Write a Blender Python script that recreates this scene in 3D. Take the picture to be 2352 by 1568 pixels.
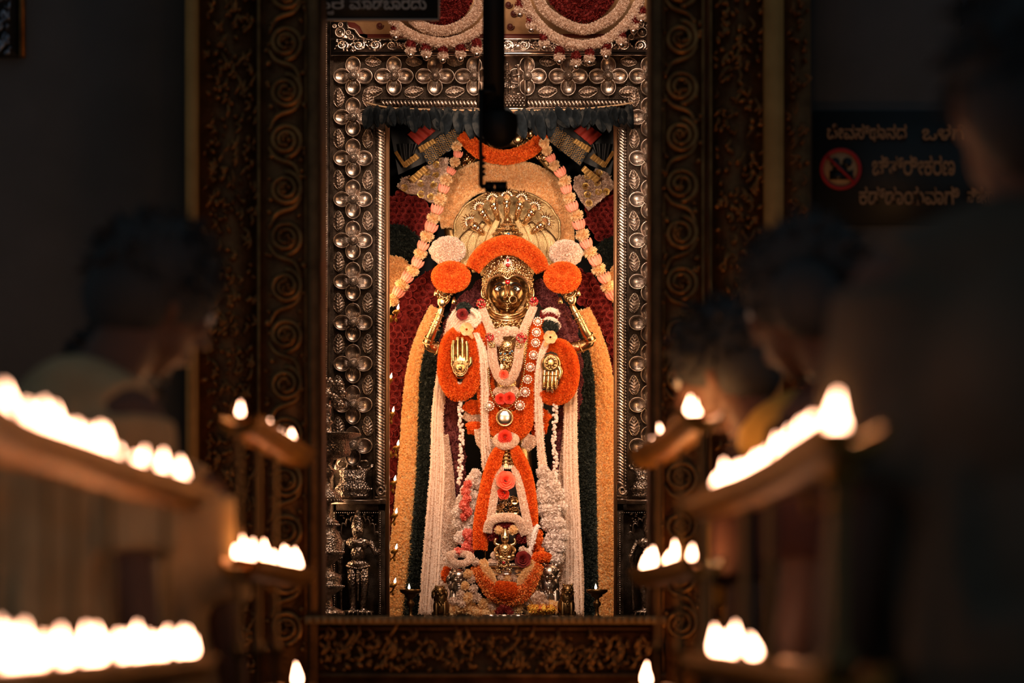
import bpy, math, random
import numpy as np
from mathutils import Vector, Matrix
random.seed(7); rng = np.random.default_rng(7)
for o in list(bpy.data.objects): bpy.data.objects.remove(o)
C = bpy.context.scene.collection
PI = math.pi
# ------------------------------------------------------------------ camera, world, light
D = 13.0; F = 6500.0; HZ = 1440.0; CZ = 1.2          # distance to the statue, focal length in pixels, horizon row, eye height
def S(Y=0.0): return (D + Y) / F
def W(px, py, Y=0.0):
    s = S(Y); return np.array([(px - 1176) * s, Y, CZ + (HZ - py) * s])
cam = bpy.data.cameras.new('camera'); cam.lens = F * 36 / 2352; cam.sensor_width = 36
cam.shift_y = (HZ - 784) / 2352; cam.clip_start = .1; cam.clip_end = 60
cam.dof.use_dof = True; cam.dof.focus_distance = 12.85; cam.dof.aperture_fstop = 2.9
co = bpy.data.objects.new('camera', cam); co.location = (0, -D, CZ); co.rotation_euler = (PI/2, 0, 0); C.objects.link(co)
sc = bpy.context.scene; sc.camera = co
sc.view_settings.view_transform = 'Standard'; sc.view_settings.look = 'None'
sc.view_settings.exposure = 0.0; sc.view_settings.gamma = 1.0; sc.view_settings.use_curve_mapping = False
w = bpy.data.worlds.new('hall_gloom'); sc.world = w; w.use_nodes = True
w.node_tree.nodes['Background'].inputs[0].default_value = (.050, .068, .080, 1)
w.node_tree.nodes['Background'].inputs[1].default_value = 1.0
def area(name, loc, target, size, power, col, sy=None):
    l = bpy.data.lights.new(name, 'AREA'); l.energy = power; l.color = col; l.size = size
    if sy: l.shape = 'RECTANGLE'; l.size_y = sy
    o = bpy.data.objects.new(name, l); o.location = loc
    o.rotation_euler = (Vector(target) - Vector(loc)).to_track_quat('-Z', 'Y').to_euler(); C.objects.link(o); return o
WARM = (1.0, .50, .22); WH = (1.0, .70, .50)
area('antechamber_ceiling_light', (0.1, -2.3, 4.55), (0, -.45, 3.0), 1.5, 44, WH, .35)
area('antechamber_low_fill', (0, -3.75, .98), (0, .1, 3.0), 1.0, 8, WARM, .12)  # added out of view below the sill to brighten the upper flowers
area('antechamber_left_fill', (-1.15, -3.2, 3.6), (0, -.2, 2.9), .2, 7, WARM)  # left and right: small unseen lights added for sparkle on the metal
area('antechamber_right_fill', (1.15, -3.2, 3.2), (0, -.1, 2.6), .2, 7, WARM)
def spot(name, loc, target, power, col, ang, r=.12):
    l = bpy.data.lights.new(name, 'SPOT'); l.energy = power; l.color = col; l.spot_size = math.radians(ang); l.spot_blend = .55; l.shadow_soft_size = r
    o = bpy.data.objects.new(name, l); o.location = loc; o.rotation_euler = (Vector(target) - Vector(loc)).to_track_quat('-Z', 'Y').to_euler(); C.objects.link(o)
for sx in (-.5, .5):  # unseen spots added to brighten the idol and its flowers
    spot('shrine_fill_spot_upper', (sx, -3.3, 3.78), (0, .15, 2.9), 260, WH, 19)
    spot('shrine_side_fill_upper', (sx*1.75, -3.65, 2.85), (0, .15, 3.05), 330, WH, 21)
    spot('shrine_side_fill_lower', (sx*1.75, -3.65, 2.3), (0, .15, 2.15), 170, WARM, 19)
    spot('shrine_fill_spot_lower', (sx, -3.3, 3.74), (0, -.1, 1.95), 300, WH, 18)
    spot('shrine_fill_spot_floor', (sx, -3.3, 3.4), (0, -.25, 1.42), 150, WH, 14)
area('sanctum_front_light', (0, -.34, 3.64), (0, .35, 2.75), .95, 62, (1.0, .60, .34), .12)
area('sanctum_left_fill', (-.8, -.25, 2.2), (0, .15, 1.9), .5, 24, (1.0, .56, .28), 1.4)  # both sides: unseen fill added to brighten the cream flower bands
area('sanctum_right_fill', (.76, -.25, 2.2), (0, .15, 1.9), .5, 24, (1.0, .56, .28), 1.4)
area('hall_right_fill', (.78, -5.6, .62), (.5, -4.5, 2.3), .3, 3.4, (1, .42, .12))  # right and left: warm fill added out of view to light the jambs
area('hall_left_fill', (-.78, -5.6, .62), (-.6, -4.5, 2.0), .3, 1.0, (1, .42, .12))
# ------------------------------------------------------------------ materials
def mat(name, cols, rough=.6, metal=0.0, noise=None, bump=None, emit=None, island=True, spec=.4, coat=0, tr=0):
    m = bpy.data.materials.new(name); m.use_nodes = True; nt = m.node_tree; b = nt.nodes['Principled BSDF']
    if not isinstance(cols, list): cols = [cols]
    b.inputs['Roughness'].default_value = rough; b.inputs['Metallic'].default_value = metal
    b.inputs['Specular IOR Level'].default_value = spec; b.inputs['Coat Weight'].default_value = coat
    if len(cols) == 1: b.inputs['Base Color'].default_value = (*cols[0], 1)
    else:
        r = nt.nodes.new('ShaderNodeValToRGB'); e = r.color_ramp.elements
        while len(e) < len(cols): e.new(.5)
        for i, c in enumerate(cols): e[i].position = i / (len(cols) - 1); e[i].color = (*c, 1)
        if noise:
            tc = nt.nodes.new('ShaderNodeTexCoord'); n = nt.nodes.new('ShaderNodeTexNoise')
            n.inputs['Scale'].default_value = noise; n.inputs['Detail'].default_value = 5
            nt.links.new(tc.outputs['Object'], n.inputs['Vector']); mr = nt.nodes.new('ShaderNodeMapRange')
            mr.inputs[1].default_value = .32; mr.inputs[2].default_value = .68
            nt.links.new(n.outputs['Fac'], mr.inputs[0]); nt.links.new(mr.outputs[0], r.inputs['Fac'])
        else:
            g = nt.nodes.new('ShaderNodeNewGeometry'); nt.links.new(g.outputs['Random Per Island'], r.inputs['Fac'])
        nt.links.new(r.outputs['Color'], b.inputs['Base Color'])
    if tr:                                                   # thin petals let some light through
        t_ = nt.nodes.new('ShaderNodeBsdfTranslucent'); mx = nt.nodes.new('ShaderNodeMixShader'); mx.inputs[0].default_value = tr
        if len(cols) == 1: t_.inputs['Color'].default_value = (*cols[0], 1)
        else: nt.links.new(r.outputs['Color'], t_.inputs['Color'])
        nt.links.new(b.outputs[0], mx.inputs[1]); nt.links.new(t_.outputs[0], mx.inputs[2]); nt.links.new(mx.outputs[0], nt.nodes['Material Output'].inputs['Surface'])
    if bump:
        sc_, st = bump[:2]; tc = nt.nodes.new('ShaderNodeTexCoord')
        if len(bump) > 2: n = nt.nodes.new('ShaderNodeTexVoronoi'); out = 'Distance'
        else: n = nt.nodes.new('ShaderNodeTexNoise'); n.inputs['Detail'].default_value = 6; out = 'Fac'
        n.inputs['Scale'].default_value = sc_; nt.links.new(tc.outputs['Object'], n.inputs['Vector'])
        bp = nt.nodes.new('ShaderNodeBump'); bp.inputs['Strength'].default_value = st; bp.inputs['Distance'].default_value = .004
        nt.links.new(n.outputs[out], bp.inputs['Height']); nt.links.new(bp.outputs['Normal'], b.inputs['Normal'])
    if emit:
        b.inputs['Emission Color'].default_value = (*emit[0], 1); b.inputs['Emission Strength'].default_value = emit[1]
    return m
M = dict(
 silver=mat('worn_silver', [(.22,.175,.15),(.66,.55,.48)], .29, 1, noise=30, bump=(200,.12)),
 silver_stipple=mat('stippled_silver', [(.045,.034,.027),(.15,.115,.092)], .5, 1, noise=24, bump=(420,.9,'v')),
 silver_chased=mat('chased_silver', [(.16,.125,.105),(.55,.45,.39)], .3, 1, noise=40, bump=(120,.8,'v')),
 silver_bright=mat('polished_silver', (.85,.74,.68), .2, 1),
 strip=mat('gilded_strip', (.42,.23,.12), .4, .7, bump=(80,.2)),
 gold=mat('gold', [(.38,.24,.10),(.74,.52,.29)], .26, 1, noise=35, bump=(200,.25)),
 gold_dark=mat('dark_polished_gold', (.27,.17,.075), .24, 1),
 gold_plate=mat('scaled_gold_plate', [(.30,.21,.10),(.52,.38,.20)], .36, 1, noise=12, bump=(330,.45,'v')),
 gold_pale=mat('pale_polished_gold', (.86,.66,.44), .2, 1),
 gold_emb=mat('embossed_gold', [(.42,.28,.12),(.78,.57,.33)], .27, 1, noise=60, bump=(170,.7,'v')),
 brass=mat('oil_lamp_brass', [(.30,.13,.02),(.54,.26,.045)], .45, .75, noise=14, bump=(60,.3)),
 brass_dark=mat('dark_oiled_brass', (.20,.12,.05), .35, 1),
 marigold=mat('marigold_orange', [(.62,.10,.012),(.90,.19,.02),(1.0,.30,.04)], .75, tr=.42),
 cream=mat('cream_chrysanthemum', [(.92,.66,.34),(.97,.76,.46),(1.0,.84,.58)], .75, tr=.6),
 cream2=mat('ochre_chrysanthemum', [(.93,.62,.27),(.98,.74,.40),(1.0,.84,.52)], .75, tr=.6),
 white=mat('jasmine_white', [(.72,.55,.44),(.88,.72,.61),(.95,.82,.72)], .7, tr=.42),
 whitecool=mat('white_bud', [(.68,.58,.52),(.86,.77,.72),(.95,.88,.84)], .7, tr=.42),
 thread=mat('garland_thread_core', (.50,.34,.20), .9),
 red_rose=mat('dark_red_rose', [(.10,.006,.008),(.22,.014,.014),(.30,.03,.024)], .7, tr=.42),
 maroon=mat('maroon_amaranth', [(.07,.010,.020),(.17,.035,.045),(.24,.07,.07)], .8, tr=.42),
 leafdark=mat('dark_basil', [(.010,.018,.018),(.030,.042,.036),(.05,.06,.05)], .75, tr=.42),
 mango=mat('mango_leaf', [(.001,.002,.003),(.006,.009,.012),(.036,.038,.038)], .8, noise=22, spec=.08),
 pink=mat('lotus_pink', [(.80,.26,.17),(.92,.38,.26),(.95,.50,.36)], .6, tr=.42),
 coral=mat('coral_rose_petal', [(.85,.10,.05),(.98,.20,.11)], .6, tr=.42),
 rose_red=mat('bright_red_rose', [(.60,.03,.015),(.80,.07,.03)], .6, tr=.42),
 rosepink=mat('pink_oleander', [(.62,.09,.07),(.80,.20,.15),(.85,.32,.26)], .7, tr=.42),
 goldrose=mat('gold_paper_rose', (.60,.40,.12), .4, .7),
 black=mat('black_lacquer', (.008,.009,.010), .35),
 blackdot=mat('black_patterned_silk', [(.006,.008,.010),(.03,.035,.04)], .5, noise=60),
 redcloth=mat('red_silk', (.42,.035,.02), .6),
 goldcloth=mat('gold_zari_border', [(.30,.16,.05),(.62,.38,.12)], .45, .5, noise=70),
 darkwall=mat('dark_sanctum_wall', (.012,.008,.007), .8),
 carved=mat('carved_brass_door', [(.13,.060,.024),(.28,.13,.05)], .5, .75, noise=16, bump=(90,.5)),
 carved_hi=mat('pale_brass_relief', [(.17,.08,.028),(.42,.20,.065)], .33, .85, noise=20, bump=(140,.35)),  # relief a tone paler than the carved panels
 brassplain=mat('lamplit_brass_moulding', [(.46,.21,.05),(.62,.30,.08)], .5, .25, noise=10),  # amber lamplight on the pilasters is put into this colour
 iron=mat('black_painted_iron', (.012,.010,.009), .55),
 signdark=mat('dark_sign_board', (.016,.020,.022), .5),
 signtext=mat('grey_sign_lettering', (.80,.78,.75), .6),
 signtext2=mat('faded_orange_lettering', (.42,.22,.10), .6),
 signred=mat('sign_red', (.45,.02,.02), .6), signcream=mat('sign_cream', (.50,.30,.14), .6),
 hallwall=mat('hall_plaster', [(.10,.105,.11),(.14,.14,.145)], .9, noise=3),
 board=mat('cream_painted_board', [(.58,.34,.17),(.72,.45,.24)], .6, noise=30),
 boardtrim=mat('dark_red_paint', (.10,.018,.012), .5),
 stone=mat('dark_granite', [(.04,.035,.03),(.10,.085,.07)], .55, noise=20, bump=(40,.4)),
 eyewhite=mat('enamel_white', (.85,.80,.72), .3), eyeblack=mat('enamel_black', (.006,.006,.006), .2),
 gem=mat('red_gem', (.32,.008,.010), .12, spec=.8), blue=mat('blue_gem', (.03,.12,.22), .1, spec=.9),
 pearl=mat('pearl', (.85,.72,.62), .2, spec=.8), crystal=mat('rhinestone', (.85,.75,.66), .25, .6),
 hair=mat('black_hair', (.035,.035,.036), .75), skin=mat('brown_skin', (.13,.06,.035), .55),
 sk_ear=mat('warm_brown_skin', (.36,.15,.09), .5),
 cl_cream=mat('cream_cotton', [(.42,.25,.11),(.60,.40,.20)], .85, noise=7),
 cl_yellow=mat('mustard_silk', [(.55,.28,.04),(.70,.38,.06)], .7, noise=8),
 cl_dark=mat('dark_cotton', (.028,.024,.022), .85), cl_red=mat('dark_red_cotton', (.06,.018,.012), .85),
 cl_grey=mat('grey_brown_cotton', [(.085,.062,.042),(.13,.095,.065)], .85, noise=6),
 flame=mat('oil_flame', (1,.5,.2), emit=((1.0,.49,.29), 21)),
 flame_tip=mat('flame_tip', (1,.3,.1), emit=((1.0,.22,.04), 5)),
 flame_far=mat('small_oil_flame', (1,.5,.2), emit=((1.0,.72,.45), 9)),
 tinsel=mat('silver_tinsel', [(.12,.13,.16),(.5,.52,.6)], .3, .9),
)
# ------------------------------------------------------------------ mesh builder
ORG = {}
def nrm(a): return a / np.maximum(np.linalg.norm(a, axis=-1, keepdims=True), 1e-9)
def resample(pts, n):
    p = np.array(pts, float)
    if len(p) > 2:
        q = np.vstack([2*p[0]-p[1], p, 2*p[-1]-p[-2]]); out = []
        for i in range(len(p)-1):
            a, b, c, d = q[i:i+4]
            for t in np.linspace(0, 1, 12, endpoint=False):
                out.append(.5*((2*b)+(-a+c)*t+(2*a-5*b+4*c-d)*t*t+(-a+3*b-3*c+d)*t**3))
        out.append(p[-1]); p = np.array(out)
    l = np.concatenate([[0], np.cumsum(np.linalg.norm(np.diff(p, axis=0), axis=1))])
    t = np.linspace(0, l[-1], n)
    return np.stack([np.interp(t, l, p[:, k]) for k in range(3)], 1)
def frames(path):
    t = nrm(np.gradient(path, axis=0)); u = np.zeros_like(t)
    ref = np.array([0, 1., 0]) if abs(t[0][1]) < .9 else np.array([1., 0, 0])
    for i in range(len(t)):
        ref = ref - t[i]*ref.dot(t[i]); ref = ref/max(np.linalg.norm(ref), 1e-9); u[i] = ref
    return t, u, np.cross(t, u)
def PX(pts, Y=0.0):
    """pixel path [(px,py[,Y])] to world"""
    return np.array([W(p[0], p[1], p[2] if len(p) > 2 else Y) for p in pts])
class MB:
    def __init__(s): s.v = []; s.f = []; s.n = 0
    def add(s, v, f):
        v = np.asarray(v, float).reshape(-1, 3)
        if isinstance(f, np.ndarray): s.f.append(f.astype(np.int64) + s.n)
        else:
            for q in f: s.f.append(np.array([q], np.int64) + s.n)
        s.v.append(v); s.n += len(v); return s
    def grid(s, v, nu, nv, closeu=False):
        """v: nu*nv points, u major"""
        i = np.arange(nu if closeu else nu-1); j = np.arange(nv-1); I, J = np.meshgrid(i, j, indexing='ij'); I2 = (I+1) % nu
        f = np.stack([I*nv+J, I*nv+J+1, I2*nv+J+1, I2*nv+J], -1).reshape(-1, 4); return s.add(v, f)
    def tube(s, path, r, seg=8, cap=True, sq=1.0, n=None):
        path = resample(path, n) if n else np.array(path, float)
        r = np.broadcast_to(np.interp(np.linspace(0, 1, len(path)), np.linspace(0, 1, np.size(r)), np.atleast_1d(r)), (len(path),))
        t, u, v = frames(path); a = np.arange(seg)*2*PI/seg
        off = u[:, None]*np.cos(a)[None, :, None] + v[:, None]*np.sin(a)[None, :, None]
        off = off*r[:, None, None]; off[..., 1] *= sq
        P = path[:, None] + off; L = len(path)
        i = np.arange(L-1); j = np.arange(seg); I, J = np.meshgrid(i, j, indexing='ij'); J2 = (J+1) % seg
        s.add(P, np.stack([I*seg+J, I*seg+J2, (I+1)*seg+J2, (I+1)*seg+J], -1).reshape(-1, 4))
        if cap:
            b = s.n - L*seg; s.f.append(np.array([[b+k for k in range(seg)][::-1]])); s.f.append(np.array([[b+(L-1)*seg+k for k in range(seg)]]))
        return s
    def ell(s, c, r, nu=16, nv=12, rot=None, fn=None):
        c = np.array(c, float); r = np.broadcast_to(np.array(r, float), (3,))
        th = np.linspace(0, PI, nv); ph = np.arange(nu)*2*PI/nu; P, T = np.meshgrid(ph, th, indexing='ij')
        d = np.stack([np.sin(T)*np.cos(P), np.sin(T)*np.sin(P), np.cos(T)], -1).reshape(-1, 3); p = d*r
        if fn: p = fn(d, p)
        if rot is not None: p = p @ np.array(rot).T
        return s.grid(p + c, nu, nv, True)
    def box(s, c, d, rot=None):
        c = np.array(c, float); h = np.array(d, float)/2
        p = np.array([[x, y, z] for x in (-1, 1) for y in (-1, 1) for z in (-1, 1)])*h
        if rot is not None: p = p @ np.array(rot).T
        return s.add(p + c, np.array([[0,1,3,2],[4,6,7,5],[0,4,5,1],[2,3,7,6],[0,2,6,4],[1,5,7,3]]))
    def pbox(s, x0, y0, x1, y1, Y, dep):
        """box whose front face sits at depth Y over a pixel rectangle"""
        a = W(x0, y1, Y); b = W(x1, y0, Y)
        return s.box(((a[0]+b[0])/2, Y+dep/2, (a[2]+b[2])/2), (b[0]-a[0], dep, b[2]-a[2]))
    def lathe(s, prof, c, seg=24, axis='z'):
        a = np.arange(seg)*2*PI/seg; pr = np.array(prof, float)
        x = np.cos(a)[:, None]*pr[:, 0]; y = np.sin(a)[:, None]*pr[:, 0]; z = np.broadcast_to(pr[:, 1], x.shape)
        p = np.stack([x, y, z], -1) if axis == 'z' else np.stack([x, -z, y], -1)
        return s.grid(p.reshape(-1, 3) + np.array(c), seg, len(pr), True)
    def ring(s, c, R, r, seg=24, ts=6, rot=None, rz=None):
        a = np.linspace(0, 2*PI, seg+1); p = np.stack([np.cos(a)*R, a*0, np.sin(a)*(rz or R)], 1)
        if rot is not None: p = p @ np.array(rot).T
        return s.tube(p + np.array(c), r, ts, cap=False)
    def prism(s, poly, y0, y1):
        """poly: world (x,z) outline extruded between y0 and y1"""
        n = len(poly); p = [(x, y0, z) for x, z in poly] + [(x, y1, z) for x, z in poly]
        f = [list(range(n)), list(range(n, 2*n))[::-1]] + [[i, i+n, (i+1) % n+n, (i+1) % n] for i in range(n)]
        return s.add(p, f)
    def pprism(s, poly, Y, dep):
        return s.prism([(W(x, y, Y)[0], W(x, y, Y)[2]) for x, y in poly], Y, Y+dep)
    def petals(s, P, N, size, wid=.35, jit=.6, cup=.15, down=0.0):
        n = len(P); size = np.broadcast_to(size, (n,))*rng.uniform(.7, 1.25, n)
        d = nrm(N + rng.normal(0, jit, (n, 3)) + np.array([0, 0, -down])); q = nrm(np.cross(d, rng.normal(0, 1, (n, 3))))
        m = np.cross(d, q); sz = size[:, None]
        a = P - d*sz*.25; t = P + d*sz; mid = P + d*sz*.5 + m*sz*cup
        V = np.stack([a, mid + q*sz*wid, t, mid - q*sz*wid], 1).reshape(-1, 3)
        return s.add(V, np.arange(4*n).reshape(n, 4))
    def fluff_tube(s, path, r, n, size, sq=1.0, core=True, jit=.6, wid=.35, down=0, ns=60, lump=.0):
        path = resample(path, ns); r = np.interp(np.linspace(0, 1, ns), np.linspace(0, 1, np.size(r)), np.atleast_1d(r))
        if core: s.tube(path, r*.92, 10, sq=sq)
        n = int(n*1.55); size = size*.76
        t, u, v = frames(path); k = rng.uniform(0, ns-1.001, n); i = k.astype(int); fr = (k-i)[:, None]; a = rng.uniform(0, 2*PI, n)[:, None]
        base = path[i]*(1-fr)+path[i+1]*fr; N = u[i]*np.cos(a)+v[i]*np.sin(a); rr = r[i][:, None]
        if lump: rr = rr*(1+lump*np.sin(k*2*PI/ns*14))[:, None]
        off = N*rr; off[:, 1] *= sq
        return s.petals(base + off*.95, N, size, wid, jit, down=down)
    def fluff_ell(s, c, r, n, size, jit=.45, core=True, wid=.35, lump=0, down=0):
        r = np.broadcast_to(np.array(r, float), (3,)); c = np.array(c)
        if core: s.ell(c, r*.93, 14, 10)
        n = int(n*1.55); size = size*.76
        d = nrm(rng.normal(0, 1, (n, 3))); R = 1.0
        if lump: R = (1+lump*np.sin(d[:, 0]*9+c[0]*50)*np.sin(d[:, 2]*9+1))[:, None]
        return s.petals(c + d*r*R*.97, d, size, wid, jit, down=down)
    def fluff_poly(s, poly, Y, n, size, dep=.04, jit=.5, wid=.4, bulge=0.0):
        n = int(n*1.5); size = size*.8; s.pprism(poly, Y, dep); q = np.array(poly, float); lo, hi = q.min(0), q.max(0); P = np.zeros((0, 2))
        while len(P) < n:
            c = rng.uniform(lo, hi, (n*2, 2)); ins = np.zeros(len(c), bool); x1, y1 = q[-1]
            for x2, y2 in q:
                cr = ((y1 > c[:, 1]) != (y2 > c[:, 1])) & (c[:, 0] < (x2-x1)*(c[:, 1]-y1)/(y2-y1+1e-9)+x1); ins ^= cr; x1, y1 = x2, y2
            P = np.vstack([P, c[ins]])
        P = P[:n]; Yv = Y - rng.uniform(0, .008, n) - bulge*np.abs(np.sin(P[:, 0]*.25)*np.sin(P[:, 1]*.25))
        V = np.stack([(P[:, 0]-1176)*S(Y), Yv, CZ+(HZ-P[:, 1])*S(Y)], 1)
        return s.petals(V, np.tile([0, -1., 0], (n, 1)), size, wid, jit)
    def build(s, name, m, parent=None, smooth=True, org=None):
        V = np.vstack(s.v)
        if parent is not None: o0 = np.array(ORG[parent.name])
        elif org is not None: o0 = np.array(org, float)
        else: lo, hi = V.min(0), V.max(0); o0 = np.array([(lo[0]+hi[0])/2, (lo[1]+hi[1])/2, lo[2]])
        me = bpy.data.meshes.new(name); V = V - o0
        tot = np.concatenate([np.full(len(f), f.shape[1]) for f in s.f]); loops = np.concatenate([f.reshape(-1) for f in s.f])
        me.vertices.add(len(V)); me.vertices.foreach_set('co', V.astype(np.float32).ravel())
        me.loops.add(len(loops)); me.loops.foreach_set('vertex_index', loops.astype(np.int32))
        me.polygons.add(len(tot)); me.polygons.foreach_set('loop_start', np.concatenate([[0], np.cumsum(tot)[:-1]]).astype(np.int32))
        me.polygons.foreach_set('loop_total', tot.astype(np.int32))
        me.polygons.foreach_set('use_smooth', np.full(len(tot), smooth))
        me.update(calc_edges=True); me.validate()
        me.materials.append(M[m] if isinstance(m, str) else m)
        o = bpy.data.objects.new(name, me); C.objects.link(o)
        if parent is not None: o.parent = parent; ORG[o.name] = tuple(o0)
        else: o.location = o0; ORG[o.name] = tuple(o0)
        return o
def tag(o, label=None, cat=None, group=None, kind=None):
    if label: o['label'] = label
    if cat: o['category'] = cat
    if group: o['group'] = group
    if kind: o['kind'] = kind
    return o
def thing(name, loc, label, cat, group=None):
    o = bpy.data.objects.new(name, None); o.empty_display_size = .05; o.location = [float(a) for a in loc]; C.objects.link(o); ORG[o.name] = tuple(float(a) for a in loc)
    return tag(o, label, cat, group)
def copy_tree(o, loc=None, parent=None, rot=None, scale=None):
    c = o.copy(); C.objects.link(c)
    if parent is not None: c.parent = parent
    if loc is not None: c.location = loc
    if rot is not None: c.rotation_euler = rot
    if scale is not None: c.scale = (scale,)*3 if np.isscalar(scale) else scale
    for ch in list(o.children): copy_tree(ch, parent=c)
    return c
def struct(o): o['kind'] = 'structure'; return o
def R3(ax, deg): return np.array(Matrix.Rotation(math.radians(deg), 3, ax))
K = S(0)
# ------------------------------------------------------------------ the setting
FZ = .14                                                # hall floor height
FL = 1.2325                                             # sanctum floor height, one tall plinth above the hall
YO = -4.5                                               # front of the outer doorway
struct(MB().box((0, -11, FZ-.05), (9, 13.5, .1)).build('floor', 'stone'))
struct(MB().box((0, -1.55, FL-.6), (4.6, 5.4, 1.2)).build('floor_plinth', 'stone'))
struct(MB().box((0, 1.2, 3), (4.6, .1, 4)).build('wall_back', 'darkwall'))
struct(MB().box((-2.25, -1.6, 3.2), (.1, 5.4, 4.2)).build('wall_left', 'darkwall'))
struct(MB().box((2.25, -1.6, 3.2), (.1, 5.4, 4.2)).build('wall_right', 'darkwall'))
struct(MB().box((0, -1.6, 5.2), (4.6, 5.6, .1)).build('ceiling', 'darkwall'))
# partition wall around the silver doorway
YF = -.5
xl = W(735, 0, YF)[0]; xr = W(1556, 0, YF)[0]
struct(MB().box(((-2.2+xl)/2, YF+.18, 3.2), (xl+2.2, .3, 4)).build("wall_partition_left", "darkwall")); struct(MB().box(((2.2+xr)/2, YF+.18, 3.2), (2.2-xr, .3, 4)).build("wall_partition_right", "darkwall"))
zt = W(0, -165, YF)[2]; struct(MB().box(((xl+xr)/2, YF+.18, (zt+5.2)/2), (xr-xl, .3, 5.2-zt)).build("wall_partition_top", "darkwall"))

# front wall of the hall with the outer doorway opening
so = S(YO)
def xo(px): return (px-1176)*so
b = MB(); zt = 4.6
b.box(((-4.5+xo(425))/2, YO+.45, 2.6), (xo(425)+4.5, .6, 5.3)); struct(b.build('wall_front_left', 'hallwall'))
b = MB(); b.box(((4.5+xo(1862))/2, YO+.45, 2.6), (4.5-xo(1862), .6, 5.3)); struct(b.build('wall_front_right', 'hallwall'))
b = MB(); b.box((0, YO+.45, 4.9), (xo(1862)-xo(425), .6, .7)); struct(b.build('wall_front_top', 'hallwall'))
# ------------------------------------------------------------------ silver doorway in front of the sanctum
YF = -.5; sf = S(YF)
fr = thing('silver_doorway', W(1152, 1415, YF), 'embossed silver door frame with four-petalled flowers around the shrine opening', 'door frame')
def dish(mb, cx, cz, rx, rz, h, y0=0, rot=0, nr=7, na=20):
    r = np.linspace(0, 1, nr); a = np.arange(na)*2*PI/na; A, Rr = np.meshgrid(a, r, indexing='ij')
    x = np.cos(A)*Rr*rx; z = np.sin(A)*Rr*rz; c, s_ = math.cos(rot), math.sin(rot)
    mb.grid(np.stack([cx+x*c-z*s_, y0-h(Rr, A), cz+x*s_+z*c], -1).reshape(-1, 3), na, nr, True)
def boss_mesh():
    m = MB(); u = sf
    for k in range(4):
        an = k*PI/2; ox, oz = math.cos(an)*25*u, math.sin(an)*25*u
        def h(R, A):
            rim = np.exp(-((R-.90)/.07)**2)*.007; bowl = .013*(R**2)
            return rim + bowl + np.where(R > .97, -.016, .001)
        dish(m, ox, oz, 21*u, 18.5*u, h, 0, an, 14, 30)
        for q in range(6):                                   # embossed rays from the centre
            a2 = an + (q-2.5)*.15; p = [(math.cos(a2)*rr*u, -.006-.004*math.sin(PI*(rr-8)/20), math.sin(a2)*rr*u) for rr in (8, 14, 20, 26)]
            m.tube(np.array(p), [.0028, .0012], 5)
    for an in (PI/2, -PI/2):
        m.tube(np.array([(0, -.004, math.sin(an)*40*u), (0, -.004, math.sin(an)*48*u)]), .004, 6)
    return m
def boss_centre():
    m = MB(); m.ell((0, -.014, 0), (12*sf, .024, 12*sf), 20, 14)
    for a in np.linspace(0, 2*PI, 18, endpoint=False):
        for rr in (2.5, 5, 7.5, 9.8):
            m.ell((math.cos(a+rr)*rr*sf, -.014-.024*math.sqrt(max(0, 1-(rr/12)**2)), math.sin(a+rr)*rr*sf), .0020, 5, 4)
    m.ring((0, -.010, 0), 12.5*sf, .003, 18, 5)
    return m
def leaf_mesh(w=13, l=22.5, u=None, hgt=.014):
    m = MB(); u = u or sf; nu, nv = 41, 13; U, V = np.meshgrid(np.linspace(-1, 1, nu), np.linspace(-1, 1, nv), indexing='ij')
    wd = np.sqrt(np.clip(1-np.abs(U)**1.6, 0, 1))*(.8+.2*np.cos(U*1.5+.6))*(1+.07*np.abs(V)*np.cos(U*24)); x = V*wd*w*u; z = U*l*u
    y = -(hgt*(1-np.abs(V)**1.5)*(wd>0) + .0048*np.cos((U*1.0-np.abs(V)*.35)*19)*(1-V**2) - .004*np.exp(-(V/.12)**2))
    m.grid(np.stack([x, y, z], -1).reshape(-1, 3), nu, nv)
    e = np.concatenate([np.stack([x[:, 0], x[:, 0]*0-.002, z[:, 0]], 1), np.stack([x[::-1, -1], x[::-1, -1]*0-.002, z[::-1, -1]], 1)]); m.tube(e, .002, 4)
    return m
# panels of the frame
b = MB(); b.pbox(758, 128, 862, 1157, YF, .28); b.pbox(758, 40, 766, 1415, YF-.012, .03); b.pbox(857, 245, 862, 1157, YF-.012, .03)
b.build('side_panel', 'silver_stipple', fr)
b = MB(); b.pbox(1440, 128, 1540, 1157, YF, .28); b.pbox(1440, 245, 1445, 1157, YF-.012, .03); b.build('side_panel', 'silver_stipple', fr)
b = MB(); b.pbox(862, 128, 1440, 226, YF, .28); b.build('lintel_panel', 'silver_stipple', fr)
b = MB(); b.pbox(736, 40, 758, 1415, YF+.005, .26); b.build('outer_border', 'silver', fr)
for x0, x1 in ((862, 886), (1418, 1440)):
    b = MB(); b.pbox(x0, 240, x1, 1145, YF+.012, .25); b.build('rope_backing', 'silver_stipple', fr)
for x0, x1 in ((885, 893), (1411, 1418)):
    b = MB(); b.pbox(x0, 246, x1, 1416, YF+.005, .10); b.build('inner_strip', 'strip', fr)
b = MB(); b.pbox(862, 226, 1440, 246, YF+.012, .26); b.pbox(862, 224, 1440, 228, YF-.012, .03); b.build('rope_backing', 'silver_stipple', fr)
b = MB(); b.pbox(900, 246, 1405, 252, YF-.01, .25); b.build('bright_edge', 'silver_bright', fr)
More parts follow.
